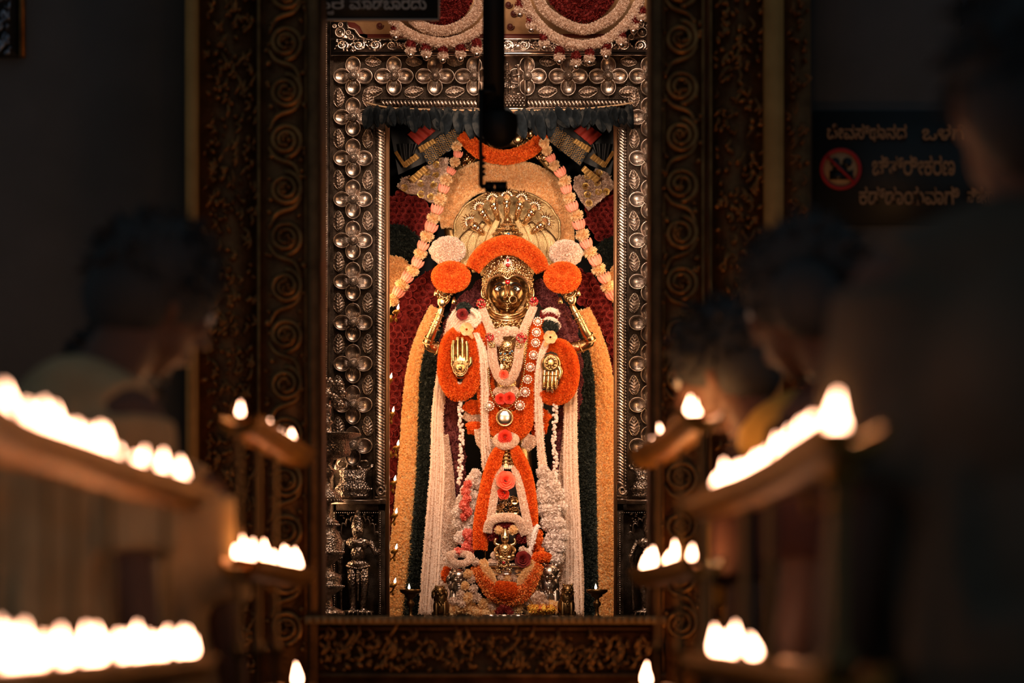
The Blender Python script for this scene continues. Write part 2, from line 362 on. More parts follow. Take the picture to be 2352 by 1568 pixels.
# bead, rope and scroll mouldings
def strip(kind, x, y, x2, y2, step, m, name, r=2.4):
    n = int(math.hypot(x2-x, y2-y)/step); b = MB()
    for i in range(n+1):
        px, py = x+(x2-x)*i/n, y+(y2-y)*i/n; c = W(px, py, YF-.012)
        if kind == 'bead': b.ell(c, r*sf, 7, 5)
        else:
            vert = abs(y2-y) > abs(x2-x); rot = R3('Y', (35 if vert else -35))
            b.ell(c, (r*sf*(1.0 if vert else .42), .009, r*sf*(.42 if vert else 1.0)), 8, 6, rot)
            b.ell(c+np.array([r*.6*sf, -.004, -r*.3*sf]) if vert else c+np.array([0, -.004, r*.5*sf]), r*.22*sf, 6, 4)
    b.build(name, m, fr)
strip('bead', 749.5, 56, 749.5, 1410, 5.2, 'silver', 'bead_moulding', 2.7)
strip('bead', 768, 1180, 768, 1408, 5, 'silver_bright', 'bead_moulding', 1.5); strip('bead', 873, 1180, 873, 1408, 5, 'silver_bright', 'bead_moulding', 1.5)
strip('bead', 768, 1177, 873, 1177, 5, 'silver_bright', 'bead_moulding', 1.5)
strip('bead', 1424, 1180, 1424, 1408, 5, 'silver_bright', 'bead_moulding', 1.5); strip('bead', 1424, 1177, 1520, 1177, 5, 'silver_bright', 'bead_moulding', 1.5)
strip('rope', 873, 300, 873, 1112, 7.2, 'silver', 'rope_moulding', 14); strip('rope', 1429, 300, 1429, 1112, 7.2, 'silver', 'rope_moulding', 13)
strip('rope', 880, 237, 1092, 237, 8.4, 'silver', 'rope_moulding', 9); strip('rope', 1214, 237, 1436, 237, 8.4, 'silver', 'rope_moulding', 9)
b = MB()
for i in range(46):
    y = 66 + i*29; pts = [W(741+4*math.cos(a*1.0)*(1-a/14), y+12*math.sin(a)*(1-a/14), YF-.006) for a in np.linspace(0, 9, 16)]; b.tube(np.array(pts), .0035, 5)
b.build('scroll_edge', 'silver', fr)
# flower bosses and leaves
bosses = [(811, 176)]+[(811, 270+94.3*i) for i in range(9)]+[(905, 176), (999, 176), (1089, 176), (1211, 176), (1305, 176), (1397, 176), (1489, 176)]+[(1489, 270+94.3*i) for i in range(9)]
b0 = None
for px, py in bosses:
    c = np.array(W(px, py, YF-.006))-np.array(ORG[fr.name])
    if b0 is None:
        ORG['tmp'] = (0, 0, 0); b0 = boss_mesh().build('flower_boss', 'silver', org=(0, 0, 0)); b0.parent = fr; b0.location = c
        c0 = boss_centre().build('flower_centre', 'silver', org=(0, 0, 0)); c0.parent = b0
    else: copy_tree(b0, c, fr)
lf = None
def put_leaf(px, py, rot, sc_=1):
    global lf
    c = np.array(W(px, py, YF-.003))-np.array(ORG[fr.name])
    if lf is None: lf = leaf_mesh().build('leaf_relief', 'silver', org=(0, 0, 0)); lf.parent = fr; lf.location = c; lf.rotation_euler = (0, rot, 0)
    else:
        l = lf.copy(); C.objects.link(l); l.parent = fr; l.location = c; l.rotation_euler = (0, rot, 0); l.scale = (sc_,)*3
for i in range(9):
    y = 224+94.3*i
    for x in (777.5, 845): put_leaf(x, y, random.uniform(-.12, .12))
    put_leaf(1456, y, random.uniform(-.12, .12))
for i in range(3): put_leaf(857+94*i, 211, PI/2-.15); put_leaf(857+94*i, 142, PI/2+.1, .85)
for x in (1258, 1351, 1444): put_leaf(x, 211, PI/2-.15); put_leaf(x, 142, PI/2+.1, .85)
# central lintel panel with a standing figure relief
b = MB(); b.pbox(1095, 128, 1212, 247, YF-.02, .06)
for x in (1100, 1206): b.tube(PX([(x, 132), (x, 242)], YF-.022), .004, 6)
for j in range(4):
    for i in range(13): b.pbox(1104+i*7.8+(j % 2)*3, 222+j*6, 1110+i*7.8+(j % 2)*3, 226+j*6, YF-.026, .01)
b.tube(PX([(1190, 148), (1192, 180), (1190, 218)], YF-.026), [.007, .004, .007], 8)
for y in (150, 172, 216): b.ell(W(1190, y, YF-.026), (.014, .008, .006), 10, 6)
b.build('lintel_figure_panel', 'silver', fr)
def figure(b, px, py, h, Y, th=1.0, s=None):
    """standing relief figure: feet at (px,py), height h pixels"""
    k = S(Y); f = lambda x, y, y2=0: W(px+x*h, py-y*h, Y-y2)
    b.tube(np.array([f(-.05, .02), f(-.06, .25, .01), f(-.055, .46, .012)]), [.035*h*k, .045*h*k, .065*h*k], 8)
    b.tube(np.array([f(.05, .02), f(.065, .25, .01), f(.055, .46, .012)]), [.035*h*k, .045*h*k, .065*h*k], 8)
    b.ell(f(0, .46, .012), (.12*h*k, .02*th, .06*h*k)); b.ell(f(0, .58, .014), (.075*h*k, .02*th, .11*h*k)); b.ell(f(0, .68, .014), (.13*h*k, .02*th, .07*h*k))
    for sx in (-1, 1):
        b.tube(np.array([f(sx*.12, .70, .01), f(sx*.19, .56, .016), f(sx*(.21 if sx > 0 else .17), .42 if sx < 0 else .62, .022)]), [.035*h*k, .022*h*k], 7)
        b.ell(f(sx*.055, .01, .01), (.04*h*k, .014, .016*h*k)); b.ell(f(sx*.055, .655, .03), (.038*h*k, .012, .036*h*k))
    b.ell(f(0, .80, .02), (.062*h*k, .022*th, .078*h*k)); b.lathe([(0, .19*h*k), (.02*h*k, .17*h*k), (.035*h*k, .12*h*k), (.05*h*k, .09*h*k), (.068*h*k, .03*h*k), (.07*h*k, 0)], f(0, .83, .012), 14)
    for i in range(9): b.ell(f(.12*math.cos(PI*i/8)*.7, .70-.06*math.sin(PI*i/8), .034), .012*h*k, 6, 4)
    b.tube(np.array([f(-.12, .45, .03), f(0, .42, .04), f(.12, .45, .03)]), .014*h*k, 6); b.tube(np.array([f(0, .43, .035), f(0, .1, .03)]), [.022*h*k, .01*h*k], 6)
b = MB(); figure(b, 1165, 220, 78, YF-.024); b.ell(W(1180, 200, YF-.03), (.02, .01, .012)); b.build('figure_relief', 'silver_chased', fr)
# pot relief at the foot of each flower column
def pot(cx):
    b = MB(); k = sf; c = W(cx, 1142, YF)
    prof = [(0, 0), (38, 0), (40, 4), (36, 8), (42, 14), (44, 22), (34, 33), (30, 38), (33, 41), (30, 44), (34, 62), (30, 63), (0, 40)]
    b.lathe([(r*k, z*k) for r, z in prof], c+np.array([0, 0, 0]), 28)
    for i in range(15):
        a = PI+PI*i/14; b.ell(c+np.array([math.cos(a)*43*k, math.sin(a)*43*k, 19*k]), .006, 6, 5); b.ell(c+np.array([math.cos(a)*34*k, math.sin(a)*34*k, 31*k]), .004, 6, 5)
    for s_ in (-1, 1):
        pts = [W(cx+s_*(14+19*math.cos(a)*(1-a/12)+12), 1066+15*math.sin(a)*(1-a/12), YF-.01) for a in np.linspace(0, 8, 18)]; b.tube(np.array(pts), [.009, .003], 6)
    b.v = [np.where(np.arange(3) == 1, YF+.004+(v-YF)*.42, v) for v in b.v]
    b.build('pot_relief', 'silver_chased', fr)
    b = MB(); b.pbox(cx-50, 1148, cx+62 if cx < 1000 else cx+50, 1157, YF-.03, .05); b.tube(PX([(cx-48, 1150), (cx+58, 1150)], YF-.034), .006, 6); b.build('ledge_moulding', 'silver', fr)
pot(811); pot(1489)
for cx, d_ in ((874, 1), (1430, -1)):
    b = MB(); b.pbox(cx-13, 1112, cx+12, 1157, YF-.01, .2)
    pts = [W(cx+9*math.cos(a)*(1-a/12), 1126+11*math.sin(a)*(1-a/12), YF-.02) for a in np.linspace(0, 9, 20)]; b.tube(np.array(pts), [.009, .004], 6)
    for y in (1140, 1147): b.tube(PX([(cx-12, y), (cx+11, y)], YF-.014), .005, 6)
    b.build('scroll_bracket', 'silver', fr)
# guardian panels
for x0, x1, cx in ((758, 884, 822), (1418, 1540, 1492)):
    b = MB(); b.pbox(x0, 1157, x1, 1416, YF+.03, .24); b.pbox(x0, 1157, x0+14, 1416, YF-.008, .05); b.pbox(x1-15, 1157, x1, 1416, YF-.008, .05); b.pbox(x0, 1157, x1, 1172, YF-.008, .05)
    b.build('guardian_panel', 'silver_stipple', fr)
    b = MB(); figure(b, cx, 1402, 228, YF-.005, 1.7); b.ell(W(cx, 1405, YF-.01), (.075, .03, .012)); 
    for i in range(7): b.tube(PX([(cx-30+i*10, 1400+2*abs(i-3)), (cx-34+i*11, 1413)], YF-.035), .005, 5)
    b.tube(PX([(cx-38, 1400), (cx-40, 1290), (cx-34, 1260)], YF-.01), [.006, .01, .006], 7)
    b.build('guardian_relief', 'silver_chased', fr)
    b = MB(); pts = []
    for i in range(9):
        t = i/8; a0 = (cx-44+88*t, 1228-38*math.sin(PI*t)**.7)
        pts += [W(a0[0]+5*math.cos(q), a0[1]+7*math.sin(q), YF+.01) for q in np.linspace(PI, 2*PI, 5)]
    b.tube(np.array(pts), .004, 5)
    for i in range(46):
        px, py = random.uniform(cx-46, cx+46), random.uniform(1180, 1232)
        if py < 1226-40*math.sin(PI*(px-cx+46)/92)**.7+2: b.ell(W(px, py, YF+.02), (.007, .014, .006), 6, 5)
    b.build('foliate_arch_relief', 'silver', fr)
# cornice and painted board over the frame
b = MB(); b.pbox(760, 88, 1540, 125, YF-.03, .2); b.build('cornice', 'silver_bright', fr)  # brighter silver carries the strong light falling on the cornice
b = MB(); b.pbox(760, 119, 1540, 126, YF-.05, .06); b.tube(PX([(760, 90), (1540, 90)], YF-.034), .005, 6)
for i in range(20):
    cx = 786+i*38; s_ = 1 if i % 2 else -1
    b.tube(np.array([W(cx+13*math.cos(a)*(1-a/13), 104+s_*11*math.sin(a)*(1-a/13), YF-.036) for a in np.linspace(-1, 9, 22)]), [.006, .003], 5)
    for q in range(12): b.ell(W(cx+random.uniform(-17, 17), 104+random.uniform(-13, 13), YF-.034), (random.uniform(.003, .008), .006, random.uniform(.004, .009)), 6, 5, R3('Y', random.uniform(-60, 60)))
    b.ell(W(cx, 104, YF-.036), .010, 8, 6); b.tube(PX([(cx+10, 104-s_*9), (cx+26, 104+s_*9)], YF-.036), .005, 5)
b.build('cornice_scrolls', 'silver_bright', fr)
for flip in (0, 1):
    f = (lambda x: x) if not flip else (lambda x: 2256-x)
    b = MB(); poly = [(760, 50), (795, 50), (800, 64), (815, 68), (826, 84), (842, 92), (760, 92)]; poly = [(f(x), y) for x, y in poly]
    if flip: poly = poly[::-1]
    b.pprism(poly, YF-.03, .1)
    b.tube(PX([(f(795), 50), (f(800), 64), (f(815), 68), (f(826), 84), (f(842), 92)], YF-.036), .006, 6)
    for (cx, cy, r) in ((781, 74, 11), (782, 57, 5), (806, 85, 6), (800, 75, 5), (768, 60, 4)):
        b.ring(W(f(cx), cy, YF-.036), r*sf, .004, 16, 5); b.ell(W(f(cx), cy, YF-.036), (r*.5*sf, .012, r*.5*sf), 8, 6)
    b.build('corner_ornament', 'silver', fr)
bo = thing('painted_fascia_board', W(1152, 90, YF+.05), 'cream painted fascia board above the silver lintel with dark red edging', 'board')
b = MB(); b.pbox(760, -160, 1545, 92, YF+.04, .05); b.build('board_face', 'board', bo)
b = MB(); b.pbox(760, 78, 1545, 90, YF+.0, .05); b.pprism([(795, 50), (815, 52), (826, 60), (834, 76), (844, 80), (844, 90), (795, 90)], YF+.0, .05)
b.build('red_edging', 'boardtrim', bo)
b = MB()
for cx, cy in ((872, 58), (1180, 30), (1172, 60), (1168, 10)):
    b.tube(np.array([W(cx+9*math.cos(a)*(1-a/10), cy+9*math.sin(a)*(1-a/10), YF+.032) for a in np.linspace(0, 7, 18)]), .003, 5); b.ell(W(cx, cy, YF+.032), (.012, .005, .012), 8, 5)
b.build('painted_scrollwork', 'boardtrim', bo)
# ------------------------------------------------------------------ mango leaf string
tr = thing('mango_leaf_festoon', W(1150, 250, -.57), 'row of drooping dark mango leaves strung across the top of the shrine opening', 'leaf garland')
b = MB(); b.tube(PX([(840, 236), (900, 248), (1000, 252), (1150, 254), (1300, 252), (1400, 244), (1455, 236)], -.57), .004, 6, n=40); b.build('string', 'thread', tr)
lfs = []
for v in range(3):
    m = MB(); nu, nv = 12, 5; U, V = np.meshgrid(np.linspace(0, 1, nu), np.linspace(-1, 1, nv), indexing='ij')
    wd = np.sin(PI*np.clip(U*.96+.03, 0, 1))**.7; x = V*wd*.030*(1, .62, .8)[v]; z = -U*.112; y = np.abs(V)*wd*(.014, .032, .02)[v] - .02*np.sin(U*PI*(1.2, .8, 1.5)[v])
    m.grid(np.stack([x, y, z], -1).reshape(-1, 3), nu, nv); m.tube(np.stack([U[:, 2]*0, y[:, 2]-.001, z[:, 2]], 1), .0016, 4); lfs.append(m)
base = [m.build('leaf', 'mango', org=(0, 0, 0)) for m in lfs]; used = [0, 0, 0]
n = 78
for i in range(n):
    px = 848 + 602*i/(n-1) + random.uniform(-4, 4); py = 246+8*math.sin((px-848)/602*PI)-4; v = random.choice([0, 0, 1, 2])
    loc = W(px, py+random.uniform(-4, 6), -.575-random.uniform(0, .02))-np.array(ORG[tr.name])
    if not used[v]: o = base[v]; used[v] = 1
    else: o = base[v].copy(); C.objects.link(o)
    o.parent = tr; o.location = loc; o.rotation_euler = (random.uniform(-.25, .1), random.gauss(0, .22), random.uniform(-.9, .9)); s_ = random.uniform(.62, 1.02)*(1.15 if 1000 < px < 1300 else 1); o.scale = (s_*1.05, s_, s_)
# ------------------------------------------------------------------ hanging garlands over the lintel
def swag(name, label, outer, inner, reds, pend, Y):
    lo = min(p[0] for p in outer); t = thing(name, PX([outer[len(outer)//2]], Y)[0], label, 'garland', 'white and dark red garlands hanging over the lintel')
    for path, dy in ((outer, 0), (inner, -.01)):
        b = MB(); b.fluff_tube(PX(path, Y+dy), 8.6*S(Y), 5200, .0125, ns=80, jit=.4, wid=.28); b.build('white_strand', 'white', t)
    for path in reds:
        b = MB(); b.fluff_tube(PX(path, Y+.015), 13*S(Y), 2600, .014, ns=60, jit=.5, wid=.4); b.build('dark_red_strand', 'red_rose', t)
    for px, py in pend:
        b = MB(); b.fluff_ell(W(px, py-22, Y), (.016, .014, .022), 130, .012); p = b.build('red_tassel', 'red_rose', t)
        b = MB(); b.fluff_ell(W(px, py-10, Y), (.019, .017, .014), 150, .012); b.build('cream_tuft', 'white', p)
        b = MB(); b.lathe([(0, .014), (.006, .013), (.010, .008), (.014, 0), (.013, -.008), (.006, -.014), (0, -.015)], W(px, py, Y), 14); b.build('silver_bell', 'silver_bright', p)
swag('hanging_garland', 'thick white and dark red garland loop hanging left of the dark hanging bracket', [(880, -20), (895, 35), (935, 76), (1014, 98), (1078, 82), (1120, 45), (1140, -20)],
     [(915, -30), (935, 25), (965, 58), (1016, 71), (1062, 57), (1095, 25), (1110, -30)], [[(945, -40), (965, 15), (1015, 42), (1060, 18), (1080, -40)], [(975, -60), (990, -10), (1018, 14), (1042, -10), (1055, -60)]],
     [(909, 86), (943, 126), (979, 132), (1017, 138), (1058, 134), (1095, 124)], -.66)
swag('hanging_garland', 'thick white and dark red garland loop hanging right of the dark hanging bracket', [(1190, -60), (1208, 10), (1240, 60), (1285, 92), (1340, 104), (1395, 90), (1440, 52), (1468, 5), (1480, -50)],
     [(1225, -60), (1240, 5), (1275, 42), (1340, 68), (1400, 45), (1432, 8), (1447, -50)], [[(1262, -60), (1278, 0), (1340, 38), (1390, 5), (1410, -55)], [(1295, -70), (1310, -20), (1342, 8), (1370, -20), (1385, -70)]],
     [(1194, 33), (1220, 68), (1250, 109), (1285, 141), (1323, 153), (1354, 143), (1392, 130), (1427, 103), (1455, 71), (1473, 48)], -.66)
# ------------------------------------------------------------------ tall silver oil lamp at the left
YL = -.82; lp = thing('standing_oil_lamp', W(751, 1416, YL), 'tall tiered silver oil lamp standing before the left side of the silver doorway', 'oil lamp')
k = S(YL)
def py2z(py): return (1412-py)*k
prof = [(0, 1412), (42, 1412), (40, 1404), (28, 1398), (13, 1392), (11, 1368), (20, 1362), (36, 1352), (38, 1346), (30, 1340), (34, 1330), (32, 1320), (14, 1312), (12, 1296), (26, 1284), (37, 1274), (38, 1268), (34, 1262), (36, 1240), (27, 1222), (18, 1212), (26, 1205), (27, 1198), (14, 1190), (8, 1182), (9, 1156), (32, 1150), (36, 1146), (30, 1136), (12, 1122), (8, 1104), (12, 1092), (22, 1084), (10, 1070), (16, 1056), (52, 1046), (56, 1038), (50, 1016), (60, 1008), (79, 999), (79, 996), (58, 1000), (12, 998), (9, 976), (15, 970), (8, 962), (10, 950), (0, 948)]
b = MB(); b.lathe([(r*k, py2z(y)) for r, y in prof], W(751, 1412, YL), 40); b.build('stem', 'silver_chased', lp)
b = MB()
for (cx, cy) in ((749, 905), (753, 878), (776, 884), (778, 930), (782, 902), (748, 935), (770, 915)):
    c = W(cx, cy, YL)
    for q in range(6):
        a = q*PI/3; b.ell(c+np.array([math.cos(a)*8*k, 0, math.sin(a)*8*k]), (6*k, .006, 6*k), 8, 6)
    b.ell(c+np.array([0, -.008, 0]), 5*k, 10, 8); b.ring(c+np.array([0, -.006, 0]), 7*k, .003, 14, 5)
b.tube(PX([(751, 955), (751, 900), (752, 870)], YL+.01), [.02, .014, .006], 10); b.build('peacock_finial', 'silver', lp)
b = MB()
for yy, rr in ((1268, 39), (1205, 28), (1346, 39), (1150, 37)):
    for i in range(30):
        a = i*2*PI/30; c = W(751, yy, YL); b.ell(c+np.array([math.cos(a)*rr*k, math.sin(a)*rr*k, 0]), .005, 6, 4)
b.build('beaded_rings', 'silver_bright', lp)
# ------------------------------------------------------------------ flower-covered backdrop
def mono(b, name, m, label, cat, group=None, kind=None, org=None):
    return tag(b.build(name, m, org=org), label, cat, group, kind)
b = MB(); b.pbox(700, 90, 1610, 1425, .62, .04); mono(b, 'backdrop_board', 'black', 'black cloth-covered board behind the flower decorations', 'board')
# rose mesh (spiral of curled petals), facing -Y
def rose_mb(R, layers=4, open_=.5, jit=.12):
    m = MB()
    for L in range(layers):
        rr = R*(L+.7)/layers; n = 3+L; lean = (L/layers)*1.15*open_+.05
        for q in range(n):
            a = (q+L*.45)/n*2*PI+random.uniform(-jit, jit); w_ = 2.5/n+.25; U, V = np.meshgrid(np.linspace(-1, 1, 5), np.linspace(0, 1, 4), indexing='ij')
            th = a+U*w_; hh = R*(.75-.11*L)*V; rad = rr*(.45+.55*V**.8)+hh*math.tan(lean)*.35*(1-.25*U**2); curl = np.where(V > .9, .12*R*lean*2, 0)
            rad = rad*(1-.10*np.abs(U))+curl
            m.grid(np.stack([np.cos(th)*rad, -hh*(1-.12*U**2)-(layers-L)*.04*R+curl*.5, np.sin(th)*rad], -1).reshape(-1, 3), 5, 4)
    return m
rose_small = rose_mb(9.5*K, 3, .5).build('rose', 'red_rose', org=(0, 0, 0)); rose_used = [False]
def inpoly(x, y, q):
    r = False; x1, y1 = q[-1]
    for x2, y2 in q:
        if (y1 > y) != (y2 > y) and x < (x2-x1)*(y-y1)/(y2-y1+1e-9)+x1: r = not r
        x1, y1 = x2, y2
    return r
def rose_panel(poly, label, Y, lim=98, step=14.5, src=None, name='rose_bed', m='maroon', size=1.0, part='rose', base_m=None, group=None):
    global rose_used
    t = thing(name, PX([poly[len(poly)//2]], Y)[0], label, 'flower panel', group)
    b = MB(); b.fluff_poly(poly, Y, 1500, .013, .05); b.build('petal_ground', base_m or 'red_rose', t)
    xs = [p[0] for p in poly]; ys = [p[1] for p in poly]; cand = []
    for j in range(int((max(ys)-min(ys))/(step*.87))+1):
        for i in range(int((max(xs)-min(xs))/step)+1):
            x = min(xs)+step*(i+.5*(j % 2))+random.uniform(-2, 2); y = min(ys)+4+step*.87*j+random.uniform(-2, 2)
            if inpoly(x, y, poly): cand.append((x, y))
    random.shuffle(cand)
    for x, y in cand[:lim]:
        loc = W(x, y, Y-.006)-np.array(ORG[t.name]); s0 = src or rose_small
        if s0.parent is None and not s0.get('u'): o = s0; o['u'] = 1
        else: o = s0.copy(); C.objects.link(o)
        if 'u' in o.keys() and o is not s0: del o['u']
        o.parent = t; o.location = loc; o.rotation_euler = (random.uniform(-.35, .35), random.uniform(0, 6.3), random.uniform(-.35, .35)); o.scale = (size*random.uniform(.85, 1.15),)*3
    return t
rose_panel([(888, 452), (925, 443), (975, 462), (990, 500), (975, 545), (955, 556), (888, 540)], 'dark red rose panel at upper left below the white panel with gold rosettes', .36)
rose_panel([(1345, 470), (1372, 446), (1418, 440), (1418, 548), (1380, 556), (1352, 520)], 'dark red rose panel at upper right below the white panel with gold rosettes', .36)
rose_panel([(1000, 612), (1035, 640), (1020, 690), (985, 715), (958, 770), (940, 850), (925, 1000), (915, 1290), (886, 1290), (886, 900), (893, 760), (915, 690), (955, 640)],
           'long band of dark red roses running down the left inside of the shrine opening', .36, 96, 17.5)
rose_panel([(1330, 620), (1365, 635), (1400, 690), (1424, 740), (1424, 880), (1408, 880), (1395, 790), (1365, 725), (1330, 690)],
           'band of dark red roses curving along the right inside of the shrine opening', .36, 60, 16)
def fluffpanel(name, poly, Y, n, size, m, label, cat='flower panel', **k):
    b = MB(); b.fluff_poly(poly, Y, n, size, .05, **k); return mono(b, name, m, label, cat)
fluffpanel('basil_patch', [(886, 515), (930, 520), (965, 550), (958, 600), (920, 600), (886, 590)], .33, 2200, .018, 'leafdark', 'small dark green basil patch at the left between roses and cream flowers')
fluffpanel('basil_patch', [(1420, 538), (1385, 552), (1362, 575), (1372, 612), (1400, 640), (1420, 650)], .33, 1600, .018, 'leafdark', 'small dark green basil patch at the right edge beside the lotus garland')
fluffpanel('chrysanthemum_patch', [(886, 586), (925, 592), (948, 615), (930, 655), (908, 690), (886, 700)], .31, 2600, .014, 'cream', 'small cream flower patch at the left edge below the dark basil patch')
fluffpanel('chrysanthemum_patch', [(1424, 606), (1405, 612), (1396, 640), (1405, 690), (1424, 700)], .31, 900, .014, 'cream', 'small cream flower patch at the right edge beside the lotus garland')
def band(name, path, r, n, size, m, label, Y, sq=.5, cat='flower band', **k):
    b = MB(); b.fluff_tube(PX(path, Y), np.array(r)*S(Y), n, size, sq=sq, ns=90, **k); return mono(b, name, m, label, cat)
band('cream_flower_band', [(1003, 708), (982, 760), (964, 830), (955, 920), (948, 1050), (938, 1180), (930, 1290), (920, 1370), (912, 1424)], [13, 21, 26, 28, 29, 31, 34, 34, 38], 20000, .0155, 'cream2', 'cream chrysanthemum band down the left side of the statue', .24, jit=.5)
band('cream_flower_band', [(1338, 712), (1358, 760), (1378, 840), (1387, 950), (1390, 1080), (1392, 1200), (1396, 1300), (1399, 1424)], [13, 21, 25, 27, 28, 28, 28, 30], 19000, .0155, 'cream2', 'cream chrysanthemum band down the right side of the statue', .24, jit=.5)
band('basil_band', [(1005, 760), (990, 830), (984, 950), (978, 1080), (968, 1200), (956, 1320), (945, 1424)], [10, 21, 20, 19, 19, 19, 20], 10500, .018, 'leafdark', 'dark green basil band beside the left cream flower band', .215, jit=.8)
band('basil_band', [(1325, 760), (1337, 830), (1344, 950), (1346, 1080), (1348, 1200), (1350, 1320), (1352, 1424)], [10, 21, 20, 19, 19, 19, 19], 10500, .018, 'leafdark', 'dark green basil band beside the right cream flower band', .215, jit=.8)
band('amaranth_garland', [(1112, 650), (1090, 680), (1065, 700), (1040, 760), (1030, 850), (1038, 950), (1045, 1060), (1040, 1150)], [12, 18, 22, 24, 22, 22, 22, 14], 7000, .014, 'maroon', 'maroon amaranth garland hanging over the left shoulder of the statue', .10, cat='garland', lump=.12)
band('amaranth_garland', [(1228, 650), (1262, 690), (1290, 730), (1310, 800), (1312, 900), (1298, 1000), (1290, 1100), (1285, 1180)], [14, 20, 24, 22, 22, 22, 20, 14], 7000, .014, 'maroon', 'maroon amaranth garland hanging over the right shoulder of the statue', .10, cat='garland', lump=.12)
# ------------------------------------------------------------------ white panels with gold rosettes
gr = rose_mb(6.6*K, 3, 1.1).build('gold_rosette', 'goldrose', org=(0, 0, 0))
def lace(poly, pts, label):
    t = thing('rosette_patch', PX([poly[0]], .30)[0], label, 'flower panel', None)
    b = MB(); b.fluff_poly(poly, .30, 3200, .014, .05, bulge=.012); b.build('white_flower_ground', 'white', t)
    for x, y in pts:
        o = gr.copy() if gr.parent else gr
        if o is not gr: C.objects.link(o)
        o.parent = t; o.location = W(x, y, .285)-np.array(ORG[t.name]); o.rotation_euler = (random.uniform(-.3, .3), random.uniform(0, 6), 0)
lace([(912, 428), (925, 410), (950, 405), (975, 385), (1000, 368), (1030, 362), (1025, 420), (1005, 465), (985, 462), (960, 445), (935, 442)], [(929, 431), (966, 422), (967, 446), (981, 395), (1002, 378), (1001, 402), (996, 425), (990, 452), (1012, 440)], 'white flower panel with gold rosettes left of the cream arch')
lace([(1320, 408), (1360, 400), (1378, 378), (1395, 392), (1410, 430), (1395, 445), (1372, 465), (1352, 482), (1335, 460), (1318, 430)], [(1345, 428), (1372, 420), (1350, 447), (1375, 441), (1353, 466), (1392, 440), (1350, 405), (1376, 397)], 'white flower panel with gold rosettes right of the cream arch')
# ------------------------------------------------------------------ folded silk above the arch
def saree(s_, label):
    f = (lambda x: x) if s_ < 0 else (lambda x: 2318-x)
    t = thing('folded_silk', W(f(960), 400, .24), label, 'cloth')
    def quad(name, m, pts, Y, dep=.012):
        n = 10; p = [np.array(W(f(x), y, Y)) for x, y in pts]; U, V = np.meshgrid(np.linspace(0, 1, 16), np.linspace(0, 1, 10), indexing='ij'); U = U[..., None]; V = V[..., None]
        G = (p[0]*(1-U)*(1-V)+p[1]*U*(1-V)+p[2]*U*V+p[3]*(1-U)*V); G[..., 1] += .006*np.sin(U[..., 0]*19)*(1-.3*V[..., 0])
        bb = MB(); bb.grid(G.reshape(-1, 3), 16, 10); G2 = G.copy(); G2[..., 1] += dep; bb.grid(G2.reshape(-1, 3)[::-1], 16, 10)
        o = bb.build(name, m, t); return o
    quad('dark_silk', 'black', [(893, 285), (1075, 255), (1035, 345), (915, 400)], .27)
    quad('patterned_panel', 'blackdot', [(965, 345), (1045, 285), (1062, 320), (985, 380)], .245)
    b = MB()
    for i in range(9):
        for j in range(5):
            u, v = (i+.5+.5*(j % 2))/9.6, (j+.5)/5
            x = (965*(1-u)+1045*u)*(1-v)+(985*(1-u)+1062*u)*v; y = (345*(1-u)+285*u)*(1-v)+(380*(1-u)+320*u)*v
            b.ring(W(f(x), y, .238), .0065, .0016, 10, 4)
    b.build('ring_print', 'goldcloth', t)
    quad('red_panel', 'redcloth', [(935, 308), (975, 282), (1000, 300), (960, 332)], .235)
    quad('gold_border', 'goldcloth', [(905, 350), (912, 346), (935, 382), (927, 384)], .235); quad('gold_border', 'goldcloth', [(925, 374), (955, 352), (964, 362), (932, 384)], .232)
    quad('gold_border', 'goldcloth', [(960, 338), (996, 318), (1003, 326), (966, 350)], .234)
    quad('painted_end', 'goldcloth', [(938, 410), (975, 380), (984, 390), (950, 420)], .235)
    quad('pleat_fold', 'black', [(915, 330), (960, 330), (950, 352), (925, 378)], .24, .02)
    return t
saree(-1, 'folded black silk with red panel and gold borders at upper left corner'); saree(1, 'folded black silk with red panel and gold borders at upper right corner')
# ------------------------------------------------------------------ metal arch behind, cream arch, orange swag
ar = thing('prabhavali_arch', W(1165, 620, .3), 'ornate gilded metal arch crest showing behind the orange flower swag', 'arch')
b = MB(); b.tube(PX([(1070, 620), (1035, 520), (1045, 420), (1090, 350), (1165, 320), (1240, 350), (1285, 420), (1296, 520), (1262, 620)], .31), .035, 10, n=60, sq=.5); b.build('arch_rim', 'brass_dark', ar)
b = MB()
for cx, cy, r in ((1083, 312, 11), (1092, 300, 8), (1190, 318, 13), (1183, 300, 9), (1196, 336, 10), (1240, 300, 9), (1236, 318, 8), (1165, 300, 12), (1130, 330, 9), (1148, 318, 9), (1210, 328, 9), (1072, 365, 8), (1064, 380, 7), (1080, 372, 6), (1250, 362, 8), (1262, 374, 7), (1238, 360, 7), (1112, 310, 8), (1218, 306, 9)):
    b.ell(W(cx, cy, .22), (r*K, .02, r*1.25*K), 12, 9); b.ell(W(cx+4, cy-6, .205), r*.35*K, 8, 6); b.ring(W(cx, cy, .21), r*.8*K, .0025, 14, 5)
    b.lathe([(0, r*2.2*K), (r*.3*K, r*1.5*K), (r*.45*K, r*.9*K), (0, r*.7*K)], W(cx, cy, .215), 10)
b.build('crest_ornament', 'gold', ar)
band('marigold_swag', [(1062, 308), (1082, 330), (1105, 348), (1135, 358), (1165, 361), (1198, 353), (1228, 336), (1248, 308)], [13, 15, 15, 14, 14, 15, 14, 11], 7000, .0125, 'marigold', 'orange marigold swag draped across the top of the gilded arch', .14, sq=.9, cat='garland', jit=.4)
def arch_pts(cx, cy, rx, ry, a0, a1, n=30): return [(cx+rx*math.cos(a), cy-ry*math.sin(a)) for a in np.linspace(math.radians(a0), math.radians(a1), n)]
b = MB()
